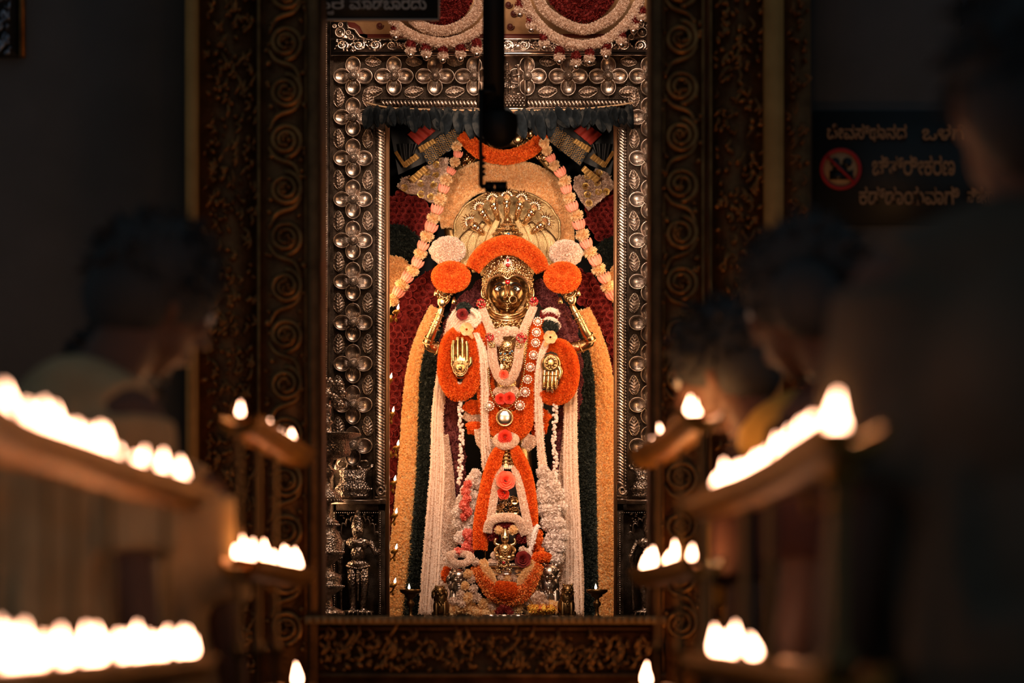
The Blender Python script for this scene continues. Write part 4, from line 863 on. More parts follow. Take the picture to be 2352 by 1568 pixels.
# jewellery on the chest
jw = thing('chest_necklace', W(1163, 845, -.13), 'heap of gold necklaces and pendants inside the white V garland', 'necklace')
b = MB(); b.ell(W(1165, 793, -.15), (17*K, .02, 13*K), 20, 14)
for i in range(60):
    a = random.uniform(0, 2*PI); rr = math.sqrt(random.random()); b.ell(W(1165+16*rr*math.cos(a), 793+12*rr*math.sin(a), -.15-.02*math.sqrt(max(0, 1-rr*rr))), 1.7*K, 5, 4)
b.build('filigree_pendant', 'gold', jw)
for j in range(7):
    b = MB(); y0 = 745+j*9; hw = 42-4*j; dp = 20+9*j
    for i in range(30):
        t = i/29; b.ell(W(1165-hw+2*hw*t, y0+dp*math.sin(PI*t)**1.2*(1 if j < 3 else .9), -.115-.01*math.sin(PI*t)-.002*j), (1.9+.6*(j % 2))*K, 6, 5)
    b.build('bead_chain', 'gold', jw)
b = MB()
for i in range(90):
    y = random.uniform(805, 858); hw = 20*(1-(y-805)/75); b.ell(W(1163+random.uniform(-hw, hw), y, -.135-random.uniform(0, .02)), (random.uniform(2, 5)*K, .007, random.uniform(2, 5)*K), 7, 5, R3('Y', random.uniform(0, 90)))
    if i % 6 == 0: b.ring(W(1163+random.uniform(-hw, hw), y, -.155), 5*K, 1.2*K, 12, 5, R3('X', random.uniform(-40, 40)))
b.build('gold_charm', 'gold', jw)
b = MB()
for x, y in ((1150, 812), (1160, 812), (1171, 811), (1176, 806), (1158, 826)): b.ell(W(x, y, -.16), 2.4*K, 8, 6)
b.build('blue_gem', 'blue', jw); b = MB(); b.ell(W(1152, 842, -.165), (4*K, .009, 7*K)); b.build('pearl_drop', 'pearl', jw)
b = MB()
for j in range(7):
    p = [(1133+j*3.2, 735+j*10), (1140+j*2.6, 742+j*9)]
for i in range(110):
    t = random.random(); x = random.uniform(1128, 1205); y = random.uniform(738, 760)+abs(x-1165)*-.15; b.ell(W(x, y, -.10-random.uniform(0, .015)), (random.uniform(1.5, 3.5)*K,)*3, 6, 5)
b.build('choker', 'gold', jw)
# long gold link chain with silver pendant
ch = thing('link_chain', W(1159, 978, -.15), 'long gold link chain with round silver pendant hanging at the waist', 'necklace')
for path in ([(1214, 745), (1211, 780), (1207, 820), (1203, 860), (1195, 895), (1186, 918), (1172, 934), (1160, 938)], [(1122, 845), (1124, 880), (1130, 905), (1140, 925), (1150, 935), (1160, 938)]):
    b = MB(); P = resample(PX(path, -.155), 44 if path[0][0] > 1200 else 26)
    for i, p in enumerate(P): b.ell(p, (4.2*K, .005, 1.9*K) if i % 2 else (2*K, .005, 2.6*K), 8, 5, R3('Y', 25*(1 if i < len(P)/2 else -1)))
    b.build('chain_strand', 'gold', ch)
b = MB(); b.ell(W(1159, 959, -.165), (17.5*K, .010, 17.5*K), 30, 14); pe = b.build('silver_disc', 'silver_bright', ch)
b = MB(); b.ring(W(1159, 959, -.168), 18.5*K, 1.5*K, 36, 7); b.ring(W(1158, 941, -.165), 3*K, 1*K, 12, 5); b.build('disc_rim', 'gold', pe)
# rhinestone medallions
def medal():
    m = MB()
    for i in range(12): a = i*PI/6; m.ell((math.cos(a)*8.5*K, 0, math.sin(a)*8.5*K), (2.1*K, .005, 2.1*K), 7, 6)
    m.ell((0, -.001, 0), (5.6*K, .009, 5.6*K), 16, 10); return m
md = None
for i, (x, y) in enumerate(((1235, 738), (1232, 763), (1230, 787), (1225, 815), (1218, 843), (1212, 871), (1206, 900), (1194, 931), (1124, 932))):
    lab = 'round rhinestone medallion pinned to the orange chest garland, %s' % ['topmost by the right shoulder', 'second from the shoulder', 'third, beside the palm top', 'fourth, level with the palm', 'fifth, below palm level', 'sixth, above the waist', 'seventh, beside the waist rose', 'lowest, right of the silver pendant', 'single one left of the silver pendant'][i]
    if md is None: md = medal().build('rhinestone_medallion', 'crystal', org=(0, 0, 0)); o = md
    else: o = md.copy(); C.objects.link(o)
    o.location = W(x, y, -.165); o.scale = (1.05+.12*(y > 890),)*3; o.rotation_euler = (0, i, 0); tag(o, lab, 'brooch', 'rhinestone medallions down the chest')
# single roses
def rose(px, py, R, m, label, Y, lay=5, name='rose', tilt=(0, 0)):
    o = rose_mb(R*K, lay, .75, .2).build(name, m, org=(0, 0, 0)); o.location = W(px, py, Y); o.rotation_euler = (tilt[0], random.uniform(0, 1), tilt[1]); return tag(o, label, 'flower')
rose(1157, 860, 10, 'coral', 'small coral red flower at the bottom of the white V garland', -.19, 3)
rose(1150, 916, 11, 'rose_red', 'red rose at the waist, left one of the pair', -.165); rose(1170, 914, 12, 'rose_red', 'red rose at the waist, right one of the pair', -.17)
rose(1160, 1003, 14, 'rose_red', 'red rose sitting in the small white ring over the golden collar', -.20)
rose(1161, 1104, 19, 'coral', 'large coral rose between the white strands of the lower shrine', -.27, 5, tilt=(-.15, .1))
rose(1158, 1131, 13, 'rose_red', 'red rose just below the large coral rose', -.26, 3, tilt=(.5, 0))
b = MB()
for cx, cy, r in ((1147, 900, 11), (1160, 897, 10), (1176, 898, 12), (1186, 903, 8), (1150, 908, 8)): b.fluff_ell(W(cx, cy, -.145), (r*K, .014, r*.75*K), 300, .012)
mono(b, 'white_flower_cluster', 'white', 'white flower cluster above the two red roses at the waist', 'flower cluster')
# shoulders: folded jasmine strings
def strings(name, paths, label, r=2.6, n=420, m='white', cat='garland', size=.0075, group=None, down=.2, jit=.6):
    t = thing(name, PX([paths[0][-1]], 0)[0] if len(paths[0][0]) == 2 else PX([paths[0][-1]])[0], label, cat, group)
    for p in paths:
        P = PX(p, 0); L = np.linalg.norm(np.diff(P, axis=0), axis=1).sum(); b = MB(); b.fluff_tube(P, r*K, int(n*L), size, down=down, jit=jit, ns=60); b.build('string', m, t)
    return t
def lerp_paths(a, b, n, wob=2): 
    out = []
    for i in range(n):
        u = i/(n-1); out.append([tuple(np.array(p)*(1-u)+np.array(q)*u+np.array([random.uniform(-wob, wob), 0, random.uniform(-.006, .006)])) for p, q in zip(a, b)])
    return out
strings('jasmine_bundle', lerp_paths([(1098, 716, -.10), (1060, 704, -.10), (1034, 730, -.09), (1020, 780, -.06), (1012, 840, -.05)], [(1092, 738, -.12), (1072, 752, -.12), (1056, 764, -.12), (1040, 780, -.11), (1030, 800, -.10)], 9, 1.0), 'bundle of white jasmine strings folded over the left shoulder', 3.0, 900)
strings('jasmine_bundle', lerp_paths([(1100, 716, -.12), (1104, 730, -.13), (1096, 745, -.13), (1085, 752, -.13)], [(1070, 704, -.12), (1088, 716, -.14), (1094, 730, -.14), (1078, 744, -.13)], 6, .6), 'curled end of white jasmine strings beside the left ear', 3.0, 900)
rose(1062, 722, 12, 'red_rose', 'dark red rose tucked into the white bundle on the left shoulder', -.15, 4)
b = MB(); b.fluff_ell(W(1066, 708, -.12), (14*K, .03, 10*K), 500, .016, jit=.8); mono(b, 'basil_sprig', 'leafdark', 'dark green basil sprig on the left shoulder', 'sprig')
b = MB(); b.fluff_ell(W(1262, 750, -.10), (19*K, .03, 13*K), 800, .016, jit=.8); mono(b, 'basil_sprig', 'leafdark', 'dark green basil sprig on the right shoulder', 'sprig')
strings('jasmine_bundle', [[(1246, 718, -.10), (1258, 710, -.11), (1275, 712, -.11), (1284, 722, -.09)], [(1247, 722, -.10), (1259, 715, -.11), (1273, 716, -.11), (1282, 728, -.09)]], 'short white jasmine arc on the right shoulder, upper one', 4, 900)
strings('jasmine_bundle', [[(1245, 738, -.10), (1260, 730, -.11), (1277, 736, -.11), (1286, 752, -.09)], [(1247, 742, -.10), (1261, 735, -.11), (1276, 741, -.11), (1283, 756, -.09)]], 'short white jasmine arc on the right shoulder, lower one', 4, 900)
garl('red_flower_strand', [(1242, 722, -.09), (1262, 722, -.10), (1280, 728, -.09)], [6, 7, 6], 500, .012, 'red_rose', 'short dark red strand between the white arcs on the right shoulder')
def folded_rose(px, py, label, flip=1):
    m = MB()
    for q in range(6):
        a = q*1.05; U, V = np.meshgrid(np.linspace(-1, 1, 7), np.linspace(0, 1, 6), indexing='ij'); th = a+U*.75; rr = (5+11*V)*K*(1-.25*np.abs(U)**2); m.grid(np.stack([np.cos(th)*rr, -.018*V**2-.002*q, np.sin(th)*rr], -1).reshape(-1, 3), 7, 6)
    m.ring((0, -.012, 0), 4*K, 1.5*K, 14, 6); m.tube(np.array([(flip*-6*K, -.004, -8*K), (flip*-14*K, .0, -20*K)]), np.array([6, 3])*K, 8, sq=.4)
    o = m.build('folded_cream_flower', 'cream', org=(0, 0, 0)); o.location = W(px, py, -.175); tag(o, label, 'flower')
folded_rose(1072, 757, 'cream folded flower above the upright palm', -1); folded_rose(1264, 775, 'cream folded flower above the downturned palm', 1)
# long white fringes
strings('jasmine_drape', lerp_paths([(1020, 790, -.04), (1008, 850, -.04), (996, 940, -.02), (989, 1080, -.01), (977, 1230, 0), (964, 1410, 0)], [(1030, 790, -.05), (1024, 860, -.04), (1016, 960, -.02), (1018, 1080, -.01), (1012, 1230, 0), (1000, 1412, 0)], 7, 1.5), 'long white jasmine strings hanging to the floor at the left', 3.4, 900)
strings('jasmine_drape', lerp_paths([(1322, 870, -.04), (1322, 950, -.03), (1325, 1080, -.02), (1330, 1230, -.01), (1334, 1410, 0)], [(1300, 900, -.05), (1300, 980, -.03), (1296, 1080, -.02), (1302, 1230, -.01), (1300, 1410, 0)], 8, 2), 'long white jasmine strings hanging to the floor at the right', 3.4, 900)
band('white_flower_drape', [(1014, 1000), (1020, 1100), (1018, 1220), (1016, 1330), (1010, 1424)], [14, 22, 30, 34, 36], 15000, .010, 'white', 'broad fluffy white flower drape behind the left strings', .04, cat='drape', jit=.45)
band('white_flower_drape', [(1310, 960), (1306, 1080), (1302, 1200), (1304, 1320), (1302, 1424)], [12, 20, 30, 36, 38], 15000, .010, 'white', 'broad fluffy white flower drape behind the right strings', .04, cat='drape', jit=.45)
for s_, l in ((-1, 'left'), (1, 'right')):
    A = [(1088, 765, -.13), (1100, 800, -.15), (1106, 870, -.15), (1108, 950, -.13), (1108, 1030, -.11), (1112, 1080, -.10)] if s_ < 0 else [(1256, 775, -.14), (1240, 812, -.15), (1232, 870, -.15), (1232, 950, -.13), (1236, 1030, -.11), (1240, 1075, -.10)]
    B = [(1096, 765, -.13), (1116, 810, -.15), (1122, 870, -.14), (1118, 950, -.13), (1124, 1020, -.11), (1136, 1060, -.10)] if s_ < 0 else [(1262, 780, -.14), (1248, 815, -.15), (1242, 870, -.14), (1244, 950, -.13), (1248, 1030, -.11), (1254, 1075, -.10)]
    strings('jasmine_drape', lerp_paths(A, B, 4, 1), 'narrow white jasmine strings hanging from the chest to the knee, %s side' % l, 3.2, 1000)
garl('white_flower_strand', [(1100, 985, -.08), (1108, 1010, -.08), (1124, 1030, -.08), (1122, 1055, -.07)], [8, 14, 16, 8], 2200, .010, 'white', 'fluffy white clump below the left hip strands', jit=.4)
garl('white_flower_strand', [(1222, 1000, -.08), (1216, 1015, -.08), (1206, 1030, -.08)], [12, 14, 8], 1500, .010, 'white', 'fluffy white clump below the right hip strands', jit=.4)
# bud strings hanging from the palms
for pth, l in (([(1058, 882), (1060, 910), (1057, 960), (1060, 1010), (1058, 1060), (1055, 1110)], 'left'), ([(1274, 903), (1276, 940), (1272, 1000), (1276, 1060), (1275, 1105)], 'right')):
    t = thing('bud_string', W(*pth[-1], -.13), 'string of round white jasmine buds hanging below the %s palm' % l, 'garland'); P = resample(PX(pth, -.13), 46)
    b = MB(); b.tube(P, .0015, 5); b.build('thread', 'thread', t)
    for v in range(2):
        b = MB()
        for i in range(v, 46, 2):
            for q in range(2): b.ell(P[i]+np.array([random.uniform(-5, 5)*K, random.uniform(-.008, 0), random.uniform(-3, 3)*K]), (3.3*K, 3.3*K, 4*K), 7, 6, R3('Y', random.uniform(-60, 60)))
        b.build('buds', 'whitecool', t)
# ------------------------------------------------------------------ lower shrine: collar, small image and strands
cl = thing('golden_collar', W(1162, 1078, -.16), 'tiered golden neck ornament with hanging drops below the small white ring', 'ornament')
b = MB(); c0 = W(1162, 1078, -.14); b.lathe([(r*K, (1078-y)*K) for r, y in ((17, 1078), (19, 1066), (16, 1062), (15, 1050), (16, 1046), (14, 1040), (15, 1034), (13, 1028), (13, 1016))], c0, 28); b.build('collar_core', 'gold_dark', cl)
b = MB()
for y, r in ((1064, 19), (1056, 17), (1047, 17), (1040, 16), (1032, 15), (1024, 15)):
    for i in range(26): a = i*2*PI/26; b.ell(W(1162, y, -.14)+np.array([math.cos(a)*r*K, math.sin(a)*r*K, 0]), (2.1*K, 2.1*K, 2.6*K), 6, 5)
b.build('bead_rows', 'gold', cl); b = MB()
for i in range(13): a = PI+PI*(i+.5)/13; b.lathe([(0, 5*K), (1*K, 4*K), (2.3*K, -3*K), (0, -6*K)], W(1162, 1073, -.14)+np.array([math.cos(a)*19*K, math.sin(a)*19*K, 0]), 7)
b.build('drops', 'pearl', cl)
garl('jasmine_ring', [(1140, 1010, -.17), (1146, 1020, -.19), (1160, 1024, -.20), (1176, 1020, -.19), (1184, 1010, -.17), (1178, 1003, -.14), (1162, 1000, -.12), (1148, 1003, -.14), (1140, 1010, -.17)], [7.5]*9, 4000, .0065, 'white', 'small white flower ring above the tiered golden collar', jit=.35, wid=.4)
for s_, l in ((-1, 'left'), (1, 'right')):
    P = [(1150, 1030, -.17), (1140, 1048, -.19), (1131, 1080, -.21), (1122, 1120, -.22), (1113, 1165, -.23), (1106, 1210, -.23), (1103, 1262, -.23)] if s_ < 0 else [(1182, 1030, -.17), (1190, 1048, -.19), (1203, 1080, -.21), (1212, 1120, -.22), (1218, 1165, -.23), (1222, 1210, -.23), (1224, 1250, -.22)]
    garl('marigold_strand', P, [9, 14, 17, 17, 17, 16, 13] if s_ < 0 else [9, 13, 14, 14, 13, 11, 8], 10000, .0115, 'marigold', 'orange marigold strand slanting down the %s side of the lower image' % l, jit=.38, ns=80)
    P = [(1150, 1075, -.20), (1143, 1095, -.235), (1136, 1130, -.25), (1130, 1170, -.26), (1123, 1215, -.26)] if s_ < 0 else [(1181, 1075, -.20), (1188, 1095, -.235), (1197, 1130, -.25), (1205, 1170, -.26), (1215, 1215, -.26), (1220, 1250, -.25)]
    garl('jasmine_strand', P, [6, 7.5, 8, 8, 7], 5000, .0065, 'white', 'smooth white strand along the inner edge of the %s marigold strand' % l, jit=.35, wid=.4, ns=70)
garl('jasmine_strand', [(1120, 1222, -.27), (1124, 1203, -.28), (1136, 1192, -.29), (1160, 1188, -.29), (1184, 1191, -.29), (1196, 1205, -.28), (1204, 1228, -.27)], [9, 9, 8.5, 8.5, 8.5, 9, 8], 5000, .0075, 'white', 'white flower arch over the small seated golden image', jit=.35, wid=.35)
rose_red_arch = garl('red_flower_arch', [(1132, 1240, -.25), (1134, 1215, -.26), (1148, 1206, -.265), (1165, 1204, -.265), (1182, 1208, -.26), (1196, 1222, -.26), (1196, 1245, -.25)], [9, 9, 8, 8, 8, 9, 10], 1800, .014, 'red_rose', 'dark red flower arch just inside the small white arch')
b = MB(); b.pprism([(1122, 1075), (1205, 1075), (1212, 1300), (1115, 1300)], -.10, .04); mono(b, 'lower_backing', 'darkwall', 'dark backing sheet behind the lower golden image and jewels', 'cloth')  # plain dark sheet behind the image and jewels
je = thing('jewel_heap', W(1163, 1195, -.17), 'cluster of gold jewels and coins above the small white arch', 'jewellery')
for j in range(3):
    b = MB()
    for i in range(60):
        y = random.uniform(1138, 1192); hw = 17+(y-1138)*.3; x = 1163+random.uniform(-hw, hw)
        if random.random() < .5: b.ell(W(x, y, -.155-random.uniform(0, .02)), (random.uniform(1.5, 3.5)*K,)*3, 6, 5)
        else: b.ring(W(x, y, -.165), random.uniform(2.5, 5)*K, 1*K, 12, 5, R3('X', random.uniform(-60, 60)))
    b.build('gold_links', ['gold', 'gold', 'silver'][j], je)
for (x, y, r, m) in ((1139, 1172, 11, 'gold'), (1182, 1150, 9, 'gold'), (1136, 1193, 8, 'gold'), (1184, 1173, 8, 'gold_dark')):
    b = MB(); c0 = W(x, y, -.185); b.lathe([(0, .004), (r*.8*K, .004), (r*K, .006), (r*K, -.004), (0, -.004)], c0, 26, 'y'); b.ring(c0+np.array([0, -.005, 0]), r*.92*K, 1*K, 24, 5)
    for q in range(7): b.tube(np.array([c0+np.array([(q-3)*r*.18*K, -.005, -r*.4*K]), c0+np.array([(q-3)*r*.15*K, -.006, r*.45*K])]), .7*K, 4)
    b.build('coin', m, je)
for x, y in ((1155.5, 1187), (1170, 1183)):
    b = MB(); b.lathe([(0, .003), (5.6*K, .003), (5.8*K, 0), (5.6*K, -.003), (0, -.004)], W(x, y, -.215), 22, 'y'); b.build('silver_disc', 'pearl', je)
# small seated golden image
si = thing('small_golden_idol', W(1160, 1292, -.30), 'small seated golden idol under the white and red flower arches', 'statue'); sc2 = K
b = MB(); g = lambda x, y, Y=-.30: W(1160+x, y, Y)
b.ell(g(0, 1236), (9.5*K, .02, 12*K), 24, 18); b.lathe([(0, 20*K), (4*K, 17*K), (7*K, 8*K), (10*K, 2*K), (10*K, 0)], g(0, 1232), 18); b.ell(g(0, 1262), (15*K, .025, 16*K)); b.ell(g(-9, 1280), (14*K, .03, 8*K)); b.ell(g(9, 1280), (14*K, .03, 8*K))
b.ell(g(0, 1237, -.322), (1.6*K, .006, 4*K), 8, 6); b.tube(np.array([g(-4, 1243, -.318), g(0, 1244.5, -.322), g(4, 1243, -.318)]), 1*K, 6)
for s_ in (-1, 1):
    b.tube(np.array([g(s_*12, 1254), g(s_*22, 1262, -.32), g(s_*18, 1272, -.34)]), np.array([5, 4, 3.5])*K, 8, n=10); b.tube(np.array([g(s_*11, 1253), g(s_*23, 1247), g(s_*21, 1236)]), np.array([4, 3.5, 3])*K, 8, n=10)
    for q in range(4): b.tube(np.array([g(s_*(18+q*1.6-2), 1273, -.342), g(s_*(18+q*1.8-2), 1279, -.346)]), .9*K, 5)
b.build('body', 'gold', si)
b = MB()
for s_ in (-1, 1): b.ell(g(s_*4, 1233, -.319), (2*K, .003, 1.1*K), 8, 6)
b.build('eyes', 'eyewhite', si); b = MB()
for q in range(4):
    for i in range(18): t = i/17; b.ell(g(-12+24*t, 1250+(10+6*q)*math.sin(PI*t), -.322-.004*q), 1.3*K, 5, 4)
b.build('bead_garland', 'gold', si); b = MB(); c0 = g(-3, 1292, -.345)
for r_ in (5, 9, 12): b.ring(c0, r_*K, 1.4*K, 22, 5, rz=r_*.85*K)
for i in range(14): b.ell(c0+np.array([math.cos(i*.45)*11*K, -.004, math.sin(i*.45)*9*K]), 2*K, 6, 5)
for i in range(26): b.ell(g(-3+random.uniform(-18, 18), 1303+random.uniform(-6, 12), -.345), (random.uniform(1.5, 3)*K,)*3, 6, 5)
b.build('brooch', 'gold', si); b = MB(); b.ell(c0+np.array([0, -.006, 0]), (3.6*K, .006, 3.4*K), 12, 8); b.build('brooch_gem', 'gem', si)
pd = thing('silver_pedestal', W(1165, 1330, -.28), 'small stepped silver pedestal under the seated golden idol', 'pedestal')
b = MB(); b.pbox(1122, 1293, 1207, 1302, -.34, .16); b.pbox(1128, 1302, 1202, 1316, -.33, .14); b.pbox(1122, 1316, 1207, 1321, -.34, .16); b.pbox(1118, 1321, 1212, 1424, -.33, .14); b.build('step', 'silver_bright', pd)
b = MB()
for i in range(24): b.ell(W(1124+i*3.6, 1297.5, -.342), (1.2*K, .005, 4*K), 6, 5)
b.build('fluting', 'silver', pd)
# tufts and loose flowers round the lower image
ct = tuft(11*K, 220).build('chrysanthemum', 'cream', org=(0, 0, 0)); ctw = tuft(10*K, 200).build('chrysanthemum', 'white', org=(0, 0, 0)); uo = {}
def put(src, px, py, Y, sc_, label, cat='flower', group=None):
    if src.name in uo: o = src.copy(); C.objects.link(o)
    else: o = src; uo[src.name] = 1
    o.location = W(px, py, Y); o.scale = (sc_,)*3; o.rotation_euler = (random.uniform(-1, 1), random.uniform(0, 6), random.uniform(-1, 1)); return tag(o, label, cat, group)
put(ct, 1145, 1217, -.285, 1.0, 'cream chrysanthemum at the left of the small idol head'); put(ct, 1178, 1217, -.285, 1.1, 'cream chrysanthemum at the right of the small idol head')
rose(1201, 1284, 16, 'red_rose', 'dark red rose on the silver pedestal beside the small idol', -.34, 4)
for i, (x, y, s_) in enumerate(((1135, 1275, .9), (1128, 1290, .8), (1140, 1290, .8), (1200, 1262, .9), (1209, 1272, .9), (1152, 1318, .8))):
    put(ctw, x, y, -.31, s_, ['white flower at the left knee of the small idol, upper one', 'white flower low beside the left end of the pedestal', 'white flower low beside the left knee of the small idol', 'white flower right of the small idol, nearer one', 'white flower right of the small idol, farther one', 'white flower below the pedestal ledge'][i])
# heaps of small flowers at both sides
def heap(name, spots, m, label, n=260, size=.014, Y=-.12, kind='stuff'):
    b = MB()
    for x, y, r in spots: b.fluff_ell(W(x, y, Y-random.uniform(0, .03)), (r*K, .035, r*1.1*K), int(n*r/12), size, jit=.7, wid=.42)
    return mono(b, name, m, label, 'flowers', None, kind)
heap('jasmine_heap', [(1248, 1085, 12), (1262, 1100, 14), (1250, 1115, 14), (1270, 1118, 14), (1245, 1140, 14), (1262, 1145, 16), (1280, 1135, 13), (1250, 1170, 14), (1270, 1175, 16), (1288, 1165, 12), (1260, 1200, 15), (1280, 1205, 15), (1272, 1230, 14), (1290, 1230, 12), (1262, 1250, 14), (1285, 1255, 13), (1278, 1278, 14)], 'whitecool', 'loose heap of white jasmine blossoms right of the lower golden image', 330, .016)
heap('jasmine_heap', [(1092, 1090, 10), (1084, 1105, 12), (1098, 1110, 10), (1072, 1128, 12), (1062, 1150, 12), (1092, 1140, 10), (1088, 1165, 10), (1052, 1175, 12), (1068, 1190, 13), (1084, 1195, 11), (1054, 1200, 13), (1072, 1215, 12), (1058, 1235, 12), (1090, 1225, 8)], 'whitecool', 'loose heap of white jasmine blossoms left of the lower golden image', 300, .014)
heap('oleander_blossoms', [(1074, 1112, 7), (1070, 1128, 8), (1072, 1145, 7), (1066, 1160, 9), (1074, 1175, 8), (1064, 1186, 6), (1074, 1225, 9), (1080, 1240, 10), (1072, 1255, 9), (1052, 1268, 8), (1064, 1268, 7), (1080, 1262, 8)], 'rosepink', 'pinkish red oleander blossoms in a column left of the marigold strand', 170, .013, -.165)
heap('marigold_petals', [(1236, 1240, 9), (1232, 1258, 9), (1242, 1268, 8), (1238, 1225, 7)], 'marigold', 'loose orange petals at the foot of the right marigold strand', 150, .012, -.15)
strings('bud_garland', [[(1236, 1205, -.27), (1226, 1225, -.28), (1222, 1250, -.28), (1216, 1268, -.28), (1224, 1290, -.27)]], 'thin string of white buds right of the small idol', 5, 900, 'whitecool', size=.010)
# curved mixed garland at the bottom
garl('mixed_garland', [(1094, 1302, -.30), (1104, 1320, -.32), (1116, 1338, -.34), (1128, 1356, -.35), (1150, 1368, -.35), (1175, 1372, -.35), (1200, 1362, -.35), (1216, 1342, -.34), (1226, 1320, -.32), (1236, 1300, -.30)], [10, 12, 13, 14, 17, 17, 15, 13, 12, 9], 5200, .0155, mat('mixed_orange_petals', [(.55, .08, .01), (.80, .17, .03), (.85, .42, .12), (.90, .25, .03)], .75), 'curved orange garland sagging below the silver pedestal', jit=.6)
garl('cream_garland', [(1108, 1288, -.31), (1116, 1305, -.33), (1126, 1325, -.34), (1134, 1345, -.35)], [6, 8, 8, 6], 900, .013, 'cream', 'short cream strand inside the left arm of the curved orange garland', jit=.5)
garl('cream_garland', [(1222, 1290, -.31), (1212, 1310, -.33), (1202, 1330, -.34), (1196, 1345, -.35)], [6, 8, 8, 6], 900, .013, 'cream', 'short cream strand inside the right arm of the curved orange garland', jit=.5)
garl('orange_flower_cluster', [(1140, 1350, -.37), (1160, 1356, -.38), (1184, 1356, -.37)], [14, 18, 14], 2600, .014, 'marigold', 'bright orange marigold clump in the middle of the curved garland', cat='flower cluster')
for i, (x, y, s_, c_) in enumerate(((1092, 1290, 1, 1), (1076, 1318, 1.1, 0), (1084, 1330, 1.0, 1), (1130, 1350, .9, 0), (1150, 1325, .8, 1), (1165, 1328, .9, 0), (1180, 1326, .9, 1), (1196, 1328, .8, 0), (1068, 1345, 1.0, 0), (1088, 1352, 1.1, 1), (1058, 1365, 1.1, 1), (1075, 1372, 1.2, 0), (1095, 1372, 1.2, 1), (1110, 1385, 1.1, 0), (1042, 1380, 1.1, 1), (1060, 1385, 1.1, 1), (1130, 1392, 1.0, 1), (1150, 1395, 1.1, 0), (1190, 1392, 1.1, 0), (1210, 1380, 1.1, 1), (1225, 1388, 1.1, 0), (1170, 1396, 1, 1))):
    where = ['beside the white ring on the left lion head', 'right of the left lion face', 'below the left lion ear', 'on the left of the orange clump', 'just below the pedestal, leftmost', 'just below the pedestal, second from left', 'just below the pedestal, third from left', 'just below the pedestal, rightmost', 'under the left lion chin', 'between left lion and curved garland', 'left of the lion paws heap', 'in the left floor mound, centre', 'in the left floor mound beside the curved garland', 'below the left curve of the orange garland', 'at the far left of the floor mound', 'low in the left floor mound', 'at floor left of the centre', 'at floor just below the orange clump', 'at floor right of the centre', 'in the right floor mound, upper one', 'in the right floor mound beside the silver lion leg', 'at floor under the orange clump, right one'][i]
    put(ct if c_ == 0 else ctw, x, y, -.33, s_, ('cream' if c_ == 0 else 'white')+' chrysanthemum '+where)
heap('petal_mound', [(1035+i*13, 1400-6*math.sin(i*.8), 12) for i in range(21)], 'cream', 'low mound of mixed cream petals along the shrine floor', 120, .014, -.28)
heap('yellow_petals', [(1222+i*9, 1398, 8) for i in range(6)], mat('yellow_red_petals', [(.75, .36, .03), (.85, .55, .08), (.5, .05, .03)], .75), 'loose yellow and red petals in front of the right lion', 110, .012, -.37)
b = MB(); b.fluff_poly([(1218, 1372), (1232, 1356), (1246, 1360), (1262, 1385), (1255, 1395), (1228, 1392)], -.385, 60, .02, .02); mono(b, 'white_petal_scrap', 'white', 'flat pale petal lying against the right lion leg', 'petal')
b = MB(); b.fluff_tube(PX([(1140, 1410), (1158, 1396), (1176, 1410)], -.40), 6*K, 300, .012); mono(b, 'red_petal_pile', 'red_rose', 'small dark red petal pile at the centre of the sill', 'petals')
pt = None
for i, (x, l) in enumerate(((1128, 'leftmost'), (1158, 'middle'), (1190, 'rightmost'))):
    b = MB(); b.lathe([(0, .002), (17*K, .002), (19*K, .010), (20*K, .010), (18*K, -.002), (0, -.002)], (W(x, 0, -.44)[0], -.46, FL+.012), 30); b.ring((W(x, 0, -.44)[0], -.46, FL+.022), 19.5*K, .0018, 30, 5, R3('X', 90))
    mono(b, 'silver_plate', 'silver_bright', 'small silver plate on the shrine floor at the sill, %s of three' % l, 'plate')
